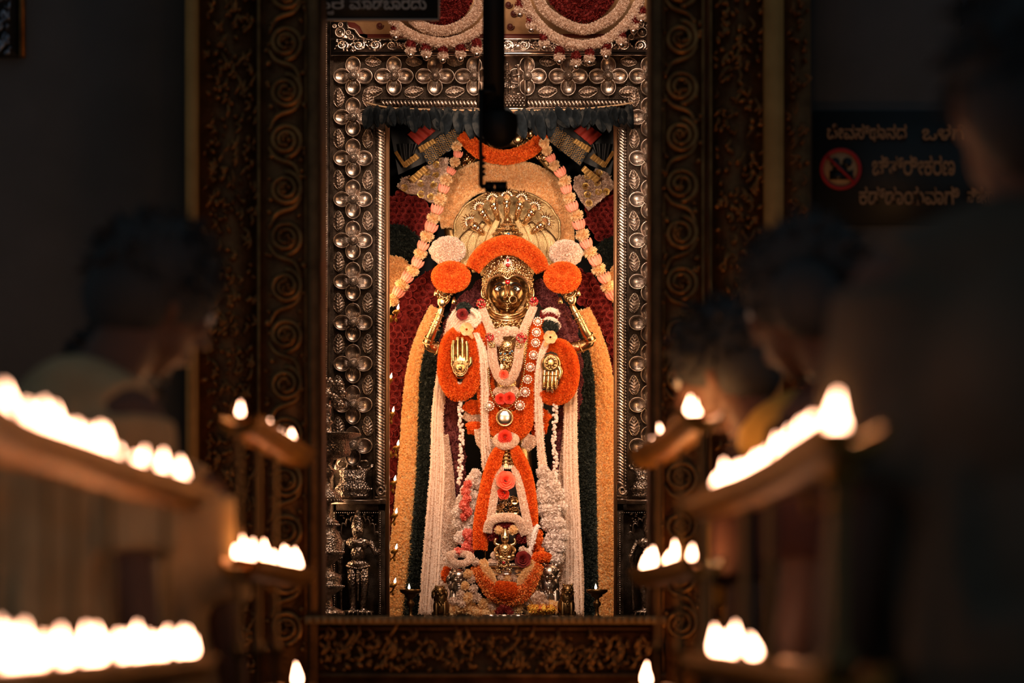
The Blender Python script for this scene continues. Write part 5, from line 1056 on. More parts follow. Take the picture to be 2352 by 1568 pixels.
# ------------------------------------------------------------------ lions
def lion(px, py, h, Y, m, label, s_=1):
    """seated guardian lion; (px,py) foot centre, h height in px"""
    t = thing('lion_figurine', W(px, py, Y), label, 'figurine'); k = S(Y)*h/100; g = lambda x, z, y=0: W(px, py, Y)+np.array([x*k*s_, -y*k, z*k])
    b = MB(); b.ell(g(2, 30, 0), (24*k, 26*k, 32*k), 20, 16); b.ell(g(0, 52, 8), (20*k, 20*k, 24*k), 20, 16)
    b.ell(g(-2, 75, 16), (15.5*k, 15*k, 16*k), 24, 18); b.ell(g(-2, 69, 29), (8.5*k, 9*k, 7*k), 14, 12); b.ell(g(-2, 72, 37), (4*k, 2.5*k, 2.5*k), 10, 8)
    for q in (-1, 1):
        b.ell(g(-2+q*11, 88, 14), (4*k, 3*k, 5*k), 10, 8); b.ell(g(-2+q*6.5, 79, 28), 2.6*k, 10, 8); b.ell(g(-2+q*7.5, 83, 26), (5*k, 3*k, 1.6*k), 8, 6); b.ell(g(-2+q*5, 67, 33), (4.5*k, 5*k, 4*k), 10, 8)
        b.tube(np.array([g(q*11, 46, 14), g(q*12, 24, 20), g(q*12, 5, 22)]), np.array([8, 6.5, 6])*k, 10, n=10); b.ell(g(q*12, 3, 27), (7.5*k, 10*k, 4*k), 12, 8); b.ell(g(q*17, 10, -4), (9*k, 16*k, 10*k), 12, 10)
        for c in (-1, 0, 1): b.ell(g(q*12+c*4, 3, 35), 2.6*k, 7, 5)
    b.tube(np.array([g(-8, 62.5, 33), g(-2, 60, 36), g(4, 62.5, 33)]), 1.1*k, 6)
    b.build('body', m, t); b = MB()
    for i in range(54):
        a = random.uniform(0, 2*PI); r0 = 15+random.uniform(-1, 4); st_ = g(-2+r0*math.cos(a), 73+r0*math.sin(a)*1.05, 12+random.uniform(-4, 6)); L = 16 if math.sin(a) < .3 else 8
        b.tube(np.array([st_, st_+np.array([math.cos(a)*4*k, -.3*k, -L*.4*k]), st_+np.array([math.cos(a)*3*k, 1*k, -L*k])]), np.array([2.3, 2.6, .6])*k, 6, n=6)
    for i in range(26):
        x = random.uniform(-13, 13); z = random.uniform(38, 60); b.tube(np.array([g(x, z, 25-abs(x)*.5), g(x*1.05, z-7, 27-abs(x)*.5), g(x*.9, z-14, 24-abs(x)*.5)]), np.array([2, 2.4, .5])*k, 6, n=6)
    b.build('mane', m, t); return t
lion(1056, 1412, 118, -.20, 'silver', 'larger silver lion with white flower ring on its head, left of the curved garland')
lion(1260, 1412, 128, -.20, 'silver', 'larger silver lion with a bearded open-mouthed face, right of the curved garland', -1)
lion(1012, 1418, 80, -.38, 'brass_dark', 'small dark brass lion sitting at the left on the shrine floor'); lion(1302, 1418, 84, -.38, 'brass_dark', 'small dark brass lion sitting at the right on the shrine floor', -1)
garl('jasmine_ring', [(1032, 1276, -.26), (1040, 1290, -.28), (1056, 1295, -.285), (1074, 1290, -.28), (1082, 1280, -.26), (1074, 1274, -.22), (1056, 1271, -.20), (1040, 1272, -.22), (1032, 1276, -.26)], [6.5]*9, 3000, .008, 'white', 'white flower ring resting on the head of the left silver lion', jit=.35, wid=.35)
garl('marigold_cluster', [(1218, 1290, -.26), (1232, 1282, -.27), (1248, 1278, -.27), (1262, 1283, -.26)], [9, 10, 9, 7], 1300, .013, 'marigold', 'orange and pink blossoms on top of the right silver lion head', cat='flower cluster')
garl('marigold_cluster', [(1032, 1305, -.2), (1026, 1320, -.2), (1030, 1334, -.2)], [9, 10, 7], 900, .013, 'marigold', 'small orange clump left of the left silver lion face', cat='flower cluster')
# ------------------------------------------------------------------ small oil lamps in the shrine
def flame(b, c, h=.03, r=.006, lean=0.0):
    pr = [(0, 0), (r*.75, h*.10), (r, h*.25), (r*.85, h*.45), (r*.5, h*.70), (r*.18, h*.9), (0, h)]
    n0 = b.n; b.lathe(pr, c, 10); v = b.v[-1]; v[:, 0] += lean*((v[:, 2]-c[2])/h)**2
def lampstand(px, label):
    t = thing('standing_lamp', np.array([W(px, 0, -.42)[0], -.42, FL]), label, 'oil lamp'); c = np.array([W(px, 0, -.42)[0], -.42, FL]); k = S(-.42)
    b = MB(); b.lathe([(r*k, z*k) for r, z in ((0, 0), (20, 0), (20, 3), (8, 8), (4, 14), (4, 28), (9, 34), (9, 40), (5, 44), (5, 50), (13, 54), (13, 58), (18, 60), (24, 64), (25, 70), (22, 70), (20, 66), (0, 64))], c, 30); b.build('stand', 'brass_dark', t)
    b = MB(); flame(b, c+np.array([-3*k, -.02, 70*k]), .026, .0055); b.build('flame', 'flame_far', t)
lampstand(943, 'brass lamp with wide plate and one flame standing at the left of the shrine floor'); lampstand(1371, 'brass lamp with wide plate and one flame standing at the right of the shrine floor')
sl = None
lb = ['topmost of the column beside the dark red roses', 'second from the top of the column', 'third from the top of the column', 'fourth from the top of the column', 'third from the bottom of the column', 'second from the bottom of the column', 'lowest of the column, with the tallest flame', 'beside the top end of the rose band']
for i, (x, y) in enumerate(((897, 858), (902, 935), (913, 1012), (906, 1093), (909, 1168), (909, 1250), (906, 1328), (913, 700))):
    c = W(x-3, y+12, -.24)
    if sl is None:
        sl = thing('leaf_lamp', c, 'leaf-shaped brass lamp, '+lb[i], 'oil lamp', 'small leaf lamps up the left inner jamb'); o = sl
        b = MB(); k = K; b.ell(c+np.array([0, 0, -4*k]), (9*k, .016, 5*k), 14, 10, R3('Y', -18)); b.tube(np.array([c+np.array([2*k, 0, -6*k]), c+np.array([-2*k, .01, -16*k]), c+np.array([-10*k, .02, -22*k])]), np.array([3, 2, 2])*k, 7, n=8)
        b.ell(c+np.array([0, 0, -22*k]), (3*k, .006, 5*k), 8, 6); b.box(c+np.array([-13*k, .022, -18*k]), (8*k, .02, 16*k)); b.build('bowl', 'brass', o)
        b = MB(); flame(b, c+np.array([4*k, -.004, 1*k]), .026, .0058, .004); b.build('flame', 'flame_far', o)
    else: o = copy_tree(sl, c); tag(o, 'leaf-shaped brass lamp, '+lb[i])
# ------------------------------------------------------------------ carved outer doorway
M['strip_lip'] = mat('lamplit_brass_sill', [(.30,.16,.06),(.60,.34,.14)], .55, .15, noise=9)  # lighter amber puts the flames' light into the sill colour
dw = thing('carved_doorway', (0, YO, 0), 'dark carved brass outer doorway with scroll-patterned jambs framing the shrine', 'doorway')
def obox(name, x0, y0, x1, y1, Y, dep, m, parent=dw):
    b = MB(); b.pbox(x0, y0, x1, y1, Y, dep); return b.build(name, m, parent)
yf = HZ + (CZ-FZ)/S(YO)                                   # pixel row of the hall floor at the doorway
for x0, x1, Y in ((590, 722, YO-.05), (452, 590, YO), (1506, 1618, YO-.05), (1628, 1757, YO), (1800, 1862, YO)): obox('jamb_panel', x0, -700, x1, yf, Y, .35, 'carved')
for x0, x1, Y in ((707, 729, YO-.08), (1500, 1520, YO-.08)): obox('smooth_edge', x0, -700, x1, yf, Y, .42, 'carved')
for x0, x1, Y in ((425, 452, YO-.06), (1757, 1800, YO-.06)): obox('plain_pilaster', x0, -700, x1, yf, Y, .4, 'brassplain')
for x in (594, 702, 1524, 1614, 1632): obox('fillet', x-2, -700, x+3, yf, YO-.065, .1, 'carved_hi')
def scroll(cx, r, sgn, y0, m='carved_hi'):
    k = S(YO); b = MB(); Y = YO-.062
    for i in range(14):
        cy = y0+112*i; s_ = sgn*(1 if i % 2 else -1); P = []
        for a in np.linspace(0, 1, 44):
            an = -PI/2*s_+s_*a*4.6*PI*.9; rr = r*(1-.72*a**.9); P.append(W(cx+rr*math.cos(an), cy-rr*math.sin(an), Y-.012*a))
        b.tube(np.array(P), np.array([7.5, 6.5, 4])*k, 7)
        b.tube(PX([(cx-s_*r*.9, cy-20), (cx-s_*r*.5, cy-r-14), (cx+s_*r*.5, cy-r-30), (cx+s_*r*.95, cy-r-56)], Y), np.array([4, 7, 4])*k, 7, n=14)
        for q in range(9):
            a = random.uniform(0, 6.3); rr = random.uniform(3, 20); b.ell(W(cx+rr*math.cos(a), cy+rr*math.sin(a), Y-.012), (random.uniform(3, 6.5)*k, .012, random.uniform(3, 6.5)*k), 8, 6)
        for q in range(7): b.ell(W(cx+random.choice([-1, 1])*random.uniform(30, 46), cy+random.uniform(-56, 56), Y), (random.uniform(3, 7)*k, .010, random.uniform(4, 9)*k), 8, 6, R3('Y', random.uniform(-60, 60)))
    return b
for cx, sg, y0 in ((655, 1, -15), (1563, -1, -25)):
    scroll(cx, 40, sg, y0).build('scroll_relief', 'carved_hi', dw)
def foliage(x0, x1, y0, y1, n, Y):
    b = MB(); k = S(YO)
    for i in range(n):
        px, py = random.uniform(x0, x1), random.uniform(y0, y1)
        if i % 3: b.ell(W(px, py, Y), (random.uniform(3, 8)*k, .014, random.uniform(5, 12)*k), 8, 6, R3('Y', random.uniform(-80, 80)))
        else: b.tube(PX([(px, py), (px+random.uniform(4, 16), py-random.uniform(6, 16)), (px+random.uniform(-6, 22), py-random.uniform(18, 34))], Y-.006), np.array([2, 5, 2])*k, 6, n=8)
    return b
foliage(468, 585, -30, 1568, 620, YO-.012).build('foliage_relief', 'carved_hi', dw); foliage(1640, 1750, -30, 1568, 600, YO-.012).build('foliage_relief', 'carved_hi', dw); foliage(1810, 1855, -30, 1568, 200, YO-.012).build('foliage_relief', 'carved', dw)
# sill
obox('sill_lip', 700, 1414.5, 1530, 1433, YO-.10, .55, 'strip_lip'); obox('sill_recess', 700, 1433, 1530, 1452, YO-.02, .4, 'carved'); obox('sill_moulding', 700, 1441, 1530, 1447, YO-.06, .1, 'carved')
obox('sill_panel', 700, 1452, 1530, yf, YO-.05, .45, 'carved'); obox('sill_moulding', 700, 1546, 1530, 1556, YO-.075, .1, 'carved')
foliage(735, 1490, 1462, 1540, 420, YO-.06).build('sill_relief', 'carved_hi', dw)
b = MB()
for i in range(48): b.pbox(706+i*17.2, 1416, 716+i*17.2, 1431, YO-.108, .02)
b.build('dentil_row', 'strip_lip', dw)
# ------------------------------------------------------------------ notices with lettering
def text(s, px, py, hpx, Y, m, parent, wpx=None, dep=.004):
    cu = bpy.data.curves.new('lettering', 'FONT'); cu.body = s; cu.extrude = .02; cu.offset = .012
    o = bpy.data.objects.new('lettering_source', cu); C.objects.link(o); dg = bpy.context.evaluated_depsgraph_get(); dg.update()
    me = bpy.data.meshes.new_from_object(o.evaluated_get(dg)); bpy.data.objects.remove(o)
    co = np.array([v.co[:] for v in me.vertices]); lo, hi = co.min(0), co.max(0); k = S(Y)
    sx = (wpx or (hi[0]-lo[0])/(hi[1]-lo[1])*hpx)*k/(hi[0]-lo[0]); sz = hpx*k/(hi[1]-lo[1]); base = W(px, py, Y)
    org = np.array(ORG[parent.name]); P = np.stack([base[0]+(co[:, 0]-lo[0])*sx, Y-(co[:, 2]-lo[2])/(hi[2]-lo[2]+1e-9)*dep, base[2]+(co[:, 1]-lo[1])*sz], 1)-org
    me.vertices.foreach_set('co', P.astype(np.float32).ravel()); me.update(); me.materials.clear(); me.materials.append(M[m])
    ob = bpy.data.objects.new('lettering', me); C.objects.link(ob); ob.parent = parent; return ob
YS = -3.9
sg = thing('notice_board', W(850, 45, YS), 'dark notice board with grey lettering hanging at the top left of the shrine opening', 'sign')
b = MB(); b.pbox(500, -70, 1010, 46, YS, .02); b.build('board', 'signdark', sg)
b = MB()
for x0, y0, x1, y1 in ((500, 43, 1010, 46), (1007, -70, 1010, 46)): b.pbox(x0, y0, x1, y1, YS-.004, .01)
b.build('border', 'signtext', sg)
text('ಸಾರ', 706, 21, 22, YS-.001, 'signtext', sg, 84); text('ಕ', 752, 34, 9, YS-.001, 'signtext', sg, 15); text('ಮಾಡಬಾರದು', 803, 22, 28, YS-.001, 'signtext', sg, 176)
text('ಇಲ್ಲಿ', 610, 21, 24, YS-.001, 'signtext', sg, 60)
YS = YO+.13
sg = thing('photography_notice', W(2040, 500, YS), 'dark wall notice with orange lettering and a round red no-camera symbol at the right', 'sign')
b = MB(); b.pbox(1868, 255, 2330, 515, YS, .018); b.build('board', 'signdark', sg)
text('ದೇವಸ್ಥಾನದ', 1900, 325, 40, YS-.001, 'signtext2', sg, 182); text('ಒಳಗೆ', 2118, 322, 36, YS-.001, 'signtext2', sg, 95)
text('ಚಿತ್ರೀಕರಣ', 2003, 403, 46, YS-.001, 'signtext2', sg, 190); text('ಕಡ್ಡಾಯವಾಗಿ', 1973, 470, 42, YS-.001, 'signtext2', sg, 230)
text('ನಿಷೇಧಿಸಿದೆ', 2222, 470, 40, YS-.001, 'signtext2', sg, 100)
k = S(YS); b = MB(); b.lathe([(0, .004), (46*k, .004), (46*k, 0), (0, 0)], W(1931, 388, YS-.001), 40, 'y'); b.build('symbol_disc', 'signcream', sg)
b = MB(); b.ring(W(1931, 388, YS-.006), 44*k, 5*k, 40, 6); b.tube(PX([(1899, 358), (1963, 420)], YS-.012), 3.4*k, 6); b.build('red_ring_and_slash', 'signred', sg)
b = MB(); b.pbox(1905, 392, 1952, 412, YS-.010, .004); b.pbox(1912, 378, 1946, 394, YS-.010, .004)
for x in (1918, 1946): b.lathe([(0, .003), (11*k, .003), (11*k, -.002), (5*k, -.002), (4*k, .0), (0, 0)], W(x, 373, YS-.009), 20, 'y')
b.pprism([(1950, 396), (1960, 388), (1960, 414), (1950, 408)], YS-.010, .004); b.build('camera_symbol', 'black', sg)
# ------------------------------------------------------------------ dark pole with rounded end and hooked arm
YB = -4.0; k = S(YB)
hb = thing('hanging_pole', W(1134, 340, YB), 'out-of-focus dark iron pole with rounded end and thin hooked arm hanging before the lintel', 'pole')
b = MB(); b.pbox(1108, -420, 1160, 285, YB, .05); b.pbox(1100, -1000, 1166, -410, YB, .06); b.build('flat_bar', 'iron', hb)
b = MB(); b.lathe([(0, 60*k), (26*k, 58*k), (41*k, 50*k), (43*k, 30*k), (42*k, 14*k), (36*k, -4*k), (24*k, -19*k), (10*k, -26*k), (0, -27*k)], W(1147, 314, YB+.01), 30); b.build('rounded_end', 'iron', hb)
b = MB(); b.tube(PX([(1105, 205), (1104, 320), (1105, 428)], YB-.02), np.array([5, 5, 6])*k, 10)
for y in (362, 375, 388, 400): b.ell(W(1111, y, YB-.02), 5*k, 8, 6)
b.tube(PX([(1103, 428), (1135, 427)], YB-.02), 6*k, 10); b.tube(PX([(1098, 210), (1140, 210)], YB-.01), 5*k, 8); b.build('hooked_arm', 'iron', hb)
b = MB(); b.pbox(1114, 416, 1130, 439, YB-.03, .03); b.pbox(1137, 416, 1165, 439, YB-.03, .03); b.pbox(1114, 416, 1165, 423, YB-.03, .03); b.pbox(1114, 432, 1165, 439, YB-.03, .03); b.build('end_block', 'iron', hb)
# silvery strips high on the hall wall
for x0, x1, y1, l in ((-40, 44, 130, 'left'), (2206, 2285, 96, 'right')):
    t = thing('tinsel_strip', W((x0+x1)/2, y1, YO+.12), 'pale bluish silver ornamental strip hanging high at the %s edge' % l, 'ornament'); b = MB(); k = S(YO)
    b.pbox(x0, -300, x1, y1, YO+.12, .02); b.build('backing', 'signdark', t); b = MB()
    for i in range(160): b.ell(W(random.uniform(x0, x1-20), random.uniform(-120, y1-6), YO+.11), (random.uniform(2, 6)*k, .008, random.uniform(4, 12)*k), 7, 5, R3('Y', random.uniform(-50, 50)))
    b.build('foil_leaves', 'tinsel', t)
    if l == 'left': obox('brown_edge', 44, -300, 56, y1, YO+.10, .03, 'carved_hi', t)
area('hall_cool_fill', (0, -11.5, 4.6), (0, -4.5, 2.4), 1.2, .6, (.62, .78, 1.0))  # unseen cool fill added for bluish glints and lifted darks
# ------------------------------------------------------------------ brass oil-lamp racks along the aisle
def sweep(b, path, prof):
    t, u, v = frames(path); side = nrm(np.cross(t, [0, 0, 1.])); n = len(prof); P = []
    for p, s_ in zip(path, side): P += [p + s_*o + np.array([0, 0, z]) for o, z in prof]
    b.grid(np.array(P), len(path), n)
    for e in (0, len(path)-1): b.f.append(np.array([[b.n-len(P)+e*n+i for i in range(n)]]))
def rack(label, plan, tiers, rods, extra=(), power=.33):
    """plan: (px, distance) points; tiers: (height above eye, thickness px factor, [flame px]); shared plan curve"""
    P0 = resample([((px-1176)*d/F, d-D, 0) for px, d in plan], 40); pxs = P0[:, 0]/(P0[:, 1]+D)*F+1176
    t = thing('oil_lamp_rack', (P0[:, 0].mean(), P0[:, 1].mean(), FZ), label, 'oil lamp rack')
    o_ = np.argsort(pxs)
    def at(px, h): return np.array([np.interp(px, pxs[o_], P0[o_, 0]), np.interp(px, pxs[o_], P0[o_, 1]), CZ+h])
    top = max(h for h, _ in tiers)
    for h, fl in tiers:                                      # the light the rows of flames give
        if len(fl) < 3: continue
        px_ = [f if not isinstance(f, tuple) else f[0] for f in fl]
        for q in (.2, .5, .8):
            l = bpy.data.lights.new('row_of_flames_light', 'POINT'); l.energy = power/3*len(fl)/10; l.color = (1, .47, .16); l.shadow_soft_size = .008
            o = bpy.data.objects.new('row_of_flames_light', l); o.location = at(min(px_)+(max(px_)-min(px_))*q, h+.012); C.objects.link(o)
    for h, fl in tiers:
        path = P0+np.array([0, 0, CZ+h-.016]); b = MB()
        sweep(b, path, [(-.030, .008), (-.036, .006), (-.032, -.012), (-.016, -.026), (.016, -.026), (.032, -.012), (.036, .006), (.030, .008), (.026, -.004), (0, -.010), (-.026, -.004)])
        for o2 in (-.035, .035):
            sd = nrm(np.cross(frames(path)[0], [0, 0, 1.])); b.tube(path+sd*o2+np.array([0, 0, .006]), .0045, 8)
        tr_ = b.build('tray', 'brass', t)
        for f in fl:
            px, sc_ = (f, 1) if not isinstance(f, tuple) else f; c = at(px, h-.018); r_ = random.uniform(.68, 1.25)*sc_
            b = MB(); b.lathe([(0, 0), (.010, .001), (.015, .008), (.016, .012), (.013, .011), (.009, .006), (0, .005)], c, 14); cp = b.build('lamp_cup', 'brass', t)
            b = MB(); flame(b, c+np.array([random.uniform(-.003, .003), 0, .010]), .040*r_, .0088*sc_, random.uniform(-.006, .006)); b.build('flame', 'flame', cp)
    for px, r_ in rods:
        c = at(px, 0); z1 = CZ+top-.02; b = MB(); pr = [(0, FZ), (r_*3, FZ), (r_*3, FZ+.02), (r_*1.5, FZ+.05), (r_, FZ+.08)]
        for zz in np.arange(.4, z1-.1, .37): pr += [(r_, zz), (r_*2, zz+.012), (r_*2.2, zz+.02), (r_*2, zz+.03), (r_, zz+.042)]
        pr += [(r_, z1)]; b.lathe([(r, max(z, FZ)) for r, z in pr], (c[0], c[1], 0), 14); b.build('upright_rod', 'brass_dark', t)
    for kind, px, h, r_ in extra:
        b = MB(); c = at(px, h); b.ell(c, (r_, r_, r_*1.1), 20, 14); b.lathe([(0, -r_*2.2), (r_*.8, -r_*2), (r_*.35, -r_*1.2), (r_*.3, 0)], c, 14); b.lathe([(r_*.3, 0), (r_*.3, r_), (r_*.12, r_*1.8), (0, r_*2.1)], c, 12); b.build('ball_knob', 'brass', t)
    return t
rack('tall brass oil lamp rack with a long row of flames nearest at the left edge', [(-120, 2.45), (0, 2.8), (130, 3.1), (250, 3.45), (350, 3.75), (440, 4.1)],
     [(.209, [18, 60, 100, 112, 128, 143, 158, 172, 186, 200, 214, 226, 240, (275, .8), (312, .7), (328, .7), (368, .9), (408, .8), (420, 1)]), (-.034, [-12, 10, 30, 52, 72, 95, 118, 140, 158, 195, 212, 232, 270, 288, 306, 322, 340, 362, 376, 412, 428, 444]), (-.30, []), (-.6, [])],
     [(113, .005), (167, .005), (253, .005), (380, .005), (-30, .007)])
rack('brass oil lamp rack farther away at the left jamb with two lit curved trays', [(548, 4.95), (575, 5.1), (600, 5.3), (640, 5.6), (672, 5.85), (684, 5.95)],
     [(.378, [(552, .6), 618, 628, 646, 655, 664, 671]), (.127, [(527, .6), 548, 560, 570, 580, 610, 618, 625, 650, 662, 672, 684]), (-.113, [688, 694]), (-.36, [])], [(592, .006), (632, .006), (545, .006)], [('b', 618, .09, .010)], power=1.3)
rack('brass oil lamp rack farther away at the right jamb with two lit curved trays', [(1618, 4.85), (1595, 5.0), (1568, 5.3), (1537, 5.6), (1512, 5.8), (1484, 6.0)],
     [(.378, [(1600, .8), 1592, 1584, 1576, 1568, (1538, .7), (1517, .9), (1500, .7), (1490, .7)]), (.127, [1480, 1488, 1496, 1504, 1513, 1532, 1541, 1552, 1558, (1591, .7)]), (-.113, [1468, 1474]), (-.36, [])], [(1515, .006), (1563, .006), (1612, .006)], power=2.4)
rack('brass oil lamp rack nearer at the right with a steep row of merging flames', [(1618, 4.35), (1640, 4.25), (1700, 3.95), (1760, 3.7), (1830, 3.35), (1885, 3.06), (1960, 2.75)],
     [(.207, [1640, 1654, 1668, 1688, 1700, 1712, 1724, 1736, 1748, 1760, 1772, 1784, 1796, 1808, 1820, 1834, 1846, 1858, 1870, 1922, (1931, .6)]), (-.034, [1640, (1654, .8), 1668, 1684, 1694, (1710, .8), (1732, 1.1)]), (-.30, []), (-.6, [])],
     [(1712, .006), (1770, .006), (1925, .010), (1630, .006)], [('b', 1925, .160, .019), ('b', 1858, .145, .008)])
# ------------------------------------------------------------------ people
def hand(b, w0, d, side, s_=1.0, thumb=1):
    """w0 wrist, d finger direction, side = direction across the palm"""
    d = nrm(np.array(d, float)); side = nrm(np.array(side, float)); n = np.cross(d, side); c = w0+d*.045*s_
    R_ = np.stack([side, n, d], 1); b.ell(c, (.040*s_, .015*s_, .052*s_), 16, 12, R_)
    for i, (o, L) in enumerate(((-.029, .060), (-.010, .074), (.010, .078), (.028, .068))):
        p = w0+d*.082*s_+side*o*s_; b.tube(np.array([p, p+d*L*.4*s_+n*.004, p+d*L*.75*s_+n*.010, p+d*L*s_+n*.020]), np.array([.0092, .0090, .0085, .0068])*s_, 8, n=10); b.ell(p+d*L*s_+n*.020, .0070*s_, 8, 6)
    p = w0+d*.028*s_+side*thumb*.032*s_; q = nrm(d*.7+side*thumb*.75); b.tube(np.array([p, p+q*.028*s_, p+q*.036*s_+d*.022*s_]), np.array([.013, .0105, .0075])*s_, 8, n=10)
def person(label, loc, rot, h, lean, hair, top, bottom, pose='down', bun=None, tilt=0, turn=0, ear='skin'):
    """h scale, lean = sideways/forward head offset (x,y), local +Y is forward"""
    t = bpy.data.objects.new('person', None); C.objects.link(t); ORG[t.name] = (0, 0, 0); tag(t, label, 'person')
    lx, ly = lean; sh = np.array([lx*.35, ly*.35, 1.42]); nk = np.array([lx*.6, ly*.6, 1.50]); hc = np.array([lx, ly, 1.63]); RH = R3('Z', turn) @ R3('X', -tilt) @ R3('Y', -10*lx/.12)
    b = MB(); hp = lambda x, y, z: hc+RH @ np.array([x, y, z])
    b.ell(hc, (.074, .094, .100), 24, 18, RH); b.ell(hp(0, .022, -.055), (.056, .066, .062), 20, 14, RH); b.ell(hp(0, .045, -.105), (.026, .024, .018), 12, 8, RH)
    b.tube(np.array([hp(0, .088, .015), hp(0, .106, -.018), hp(0, .110, -.034)]), [.010, .012, .015], 9, n=8); b.ell(hp(-.011, .100, -.038), (.009, .010, .008), 8, 6); b.ell(hp(.011, .100, -.038), (.009, .010, .008), 8, 6)
    b.ell(hp(0, .090, -.064), (.024, .011, .006), 12, 8, RH); b.ell(hp(0, .088, -.076), (.021, .011, .008), 12, 8, RH); b.ell(hp(0, .080, .026), (.052, .018, .010), 14, 8, RH)
    for s_ in (-1, 1): b.ell(hp(s_*.076, -.004, -.010), (.010, .020, .034), 12, 10, RH @ R3('Z', s_*22)); b.ell(hp(s_*.040, .072, -.020), (.020, .018, .018), 10, 8, RH)
    b.tube(np.array([hp(0, -.012, -.05), nk, sh+np.array([0, 0, -.02])]), [.056, .058, .075], 14, n=10)
    b.ell((lx*.2, ly*.2, 1.30), (.175, .105, .17), 20, 14); b.ell((0, 0, 1.10), (.145, .10, .17), 20, 14); b.ell((0, 0, .93), (.165, .115, .13), 20, 14)
    for s_ in (-1, 1):
        S0 = sh+np.array([s_*.165, 0, -.02]); b.ell(S0, (.062, .06, .06), 14, 10)
        if pose == 'pray':
            E = S0+np.array([s_*.055, .08, -.27]); Wr = np.array([s_*.022, ly*.35+.27, 1.21]); b.tube(np.array([S0, E, Wr]), [.050, .038, .026], 12, n=22); hand(b, Wr, (-s_*.05, .25, 1), (0, 1, -.25), 1, -1)
        else:
            E = S0+np.array([s_*.06, -.02, -.29]); Wr = E+np.array([s_*.01, .07, -.25]); b.tube(np.array([S0, E, Wr]), [.050, .038, .026], 12, n=22); hand(b, Wr, (0, .15, -1), (s_*.15, 1, .1), 1, 1)
        hp_ = np.array([s_*.09, 0, .90]); b.tube(np.array([hp_, (s_*.10, .01, .50), (s_*.10, -.01, .09)]), [.088, .056, .040], 14, n=24); b.ell((s_*.10, .055, .035), (.042, .115, .034), 14, 10)
    o = b.build('body', 'skin', t); md_ = o.modifiers.new('Remesh', 'REMESH'); md_.mode = 'VOXEL'; md_.voxel_size = .0075; md_.use_smooth_shade = True
    for s_ in (-1, 1):
        b = MB(); b.ell(hp(s_*.031, .083, .004), .0125, 12, 10); eo = b.build('eye', 'eyewhite', t); b = MB(); b.ell(hp(s_*.031, .0935, .004), (.006, .003, .006), 10, 8); b.build('iris', 'eyeblack', eo)
        b = MB(); b.tube(np.array([hp(s_*.014, .094, .026), hp(s_*.032, .094, .031), hp(s_*.05, .082, .025)]), [.002, .004, .002], 6); b.build('eyebrow', 'hair', t)
    b = MB(); Q = hair; b.ell(hp(0, -.018, .030), (.090*Q, .104*Q, .098*Q), 26, 20, RH); b.ell(hp(0, -.050, -.02), (.082*Q, .070*Q, .085), 20, 16, RH)
    d_ = nrm(rng.normal(0, 1, (420, 3))); d_ = d_[(d_[:, 2] > -.35) & (d_[:, 1] < .62)]; pp = (d_*np.array([.090*Q, .104*Q, .098*Q])+np.array([0, -.018, .030])) @ RH.T+hc; b.petals(pp, d_ @ RH.T*.5+np.array([0, 0, -.4]), .03, .2, .3)
    if bun == 'low': b.ell(hp(0, -.135, -.03), (.055, .05, .055), 18, 14, RH)
    if bun == 'side': b.ell(hp(-.085, -.07, -.03), (.06, .06, .065), 18, 14, RH)
    if bun == 'plait': b.tube(np.array([hp(0, -.10, -.03), (lx*.3, -.13+ly*.3, 1.35), (0, -.15, 1.1)]), [.035, .03, .015], 12, n=20)
    b.build('hair', 'hair', t)
    # upper garment with raised folds
    b = MB(); b.ell((lx*.2, ly*.2, 1.30), (.205, .135, .18), 26, 18); b.ell((0, 0, 1.10), (.185, .135, .20), 24, 16); b.tube(np.array([(0, 0, 1.05), (0, 0, .84)]), [.18, .19], 24); b.tube(np.array([sh+np.array([-.17, 0, -.01]), sh+np.array([0, -.01, .035]), sh+np.array([.17, 0, -.01])]), [.062, .072, .062], 16, n=14)
    for s_ in (-1, 1):
        S0 = sh+np.array([s_*.165, 0, -.02]); E = S0+(np.array([s_*.055, .08, -.27]) if pose == 'pray' else np.array([s_*.06, -.02, -.29])); b.tube(np.array([S0, S0*.25+E*.75]), [.080, .070], 16, n=10)
    for i in range(26):
        a = random.uniform(0, 2*PI); z0 = random.uniform(1.2, 1.45); x0, y0 = .20*math.cos(a), .135*math.sin(a); tw = random.uniform(-.5, .5)
        b.tube(np.array([(x0*.8+lx*.3, y0*.8+ly*.3, z0), (.195*math.cos(a+tw*.5), .138*math.sin(a+tw*.5), z0-.2), (.185*math.cos(a+tw), .14*math.sin(a+tw), z0-.42)]), [.010, .022, .012], 8, n=12)
    o = b.build('upper_garment', top, t); md_ = o.modifiers.new('Remesh', 'REMESH'); md_.mode = 'VOXEL'; md_.voxel_size = .013; md_.use_smooth_shade = True; sm = o.modifiers.new('Smooth', 'SMOOTH'); sm.iterations = 3; sm.factor = .6
    b = MB(); nu, nv = 72, 12; A_, V_ = np.meshgrid(np.arange(nu)*2*PI/nu, np.linspace(0, 1, nv), indexing='ij'); r_ = (.175+.05*V_)*(1+.05*V_*np.sin(A_*13)+.03*np.sin(A_*5+2)*V_)
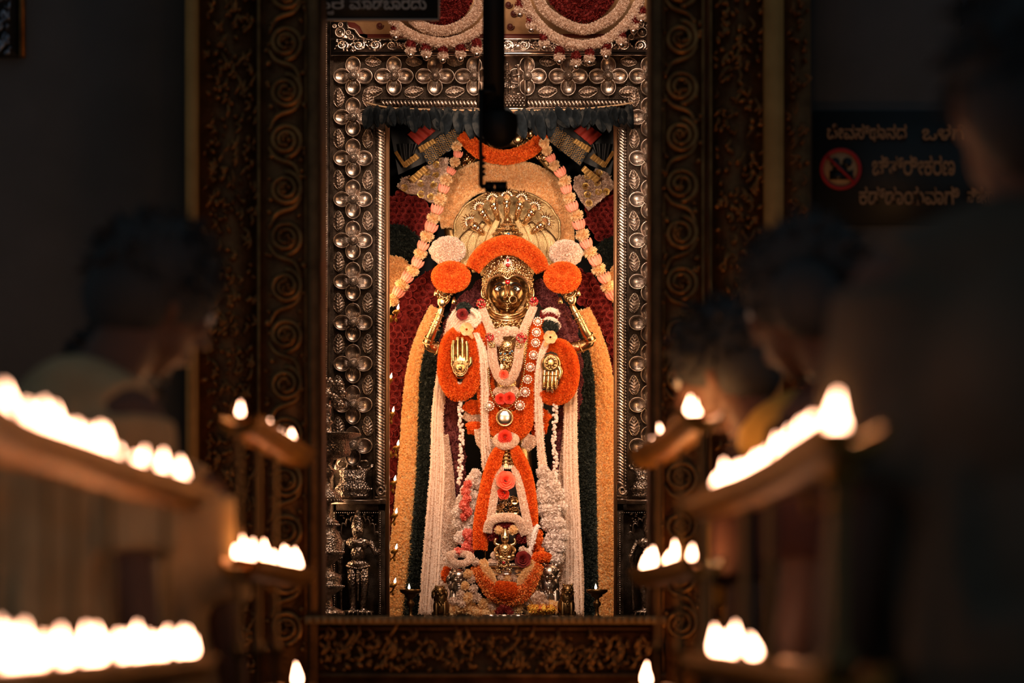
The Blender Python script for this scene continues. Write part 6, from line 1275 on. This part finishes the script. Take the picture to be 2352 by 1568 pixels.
    b.grid(np.stack([np.cos(A_)*r_, np.sin(A_)*r_*.8, .98-.90*V_], -1).reshape(-1, 3), nu, nv, True); b.build('lower_garment', bottom, t)
    t.location = loc; t.rotation_euler = (0, 0, math.radians(rot)); t.scale = (h,)*3; return t
def pos(px, d): return ((px-1176)*d/F, d-D, FZ)
person('dark-haired person in cream shawl bowing to the right behind the near left lamps', pos(75, 4.62), -52, .99, (.0, .24), 1.10, 'cl_cream', 'cl_cream', 'down', tilt=26, turn=0)
person('dark-haired person in dark clothes at the far left edge', pos(-210, 5.4), -20, 1.03, (.02, .04), 1.12, 'cl_dark', 'cl_dark', 'down', tilt=10, turn=-20)
person('person in a dim cream shirt standing behind the shawled one at the left', pos(285, 5.4), -8, .93, (-.02, .02), 1.05, 'cl_cream', 'cl_dark', 'down', tilt=8)
# right: tall dark-haired person, shorter one with mustard shawl, and a blurred back at the right edge
person('tall person with thick black hair and side bun in dark red clothing', pos(2110, 4.5), 45, .98, (.0, .24), 1.10, 'cl_red', 'cl_dark', 'down', bun='side', tilt=16, turn=0)
pc = person('shorter black-haired person with mustard shawl bowing left toward the lamps', pos(1872, 5.5), 60, .965, (.0, .21), 1.08, 'cl_red', 'cl_dark', 'down', tilt=24, turn=0)
b = MB(); b.tube(np.array([(-.20, -.03, 1.34), (-.14, .03, 1.45), (0, .02, 1.50), (.13, .06, 1.45), (.19, .02, 1.33)]), np.array([.055, .075, .08, .075, .055]), 16, n=24)
b.tube(np.array([(.14, .07, 1.43), (.06, .17, 1.28), (.0, .17, 1.10)]), np.array([.07, .06, .05]), 14, n=18, sq=.6); b.tube(np.array([(-.14, .07, 1.43), (-.06, .18, 1.30), (.0, .19, 1.16)]), np.array([.07, .06, .05]), 14, n=18, sq=.6)
ORG['p'] = (0, 0, 0); sh_ = b.build('shawl', 'cl_yellow', pc)
person('blurred person in creased grey-brown shirt seen from behind at the right edge', pos(2430, 3.2), 8, 1.02, (-.03, .02), 1.0, 'cl_grey', 'cl_dark', 'down', tilt=4)
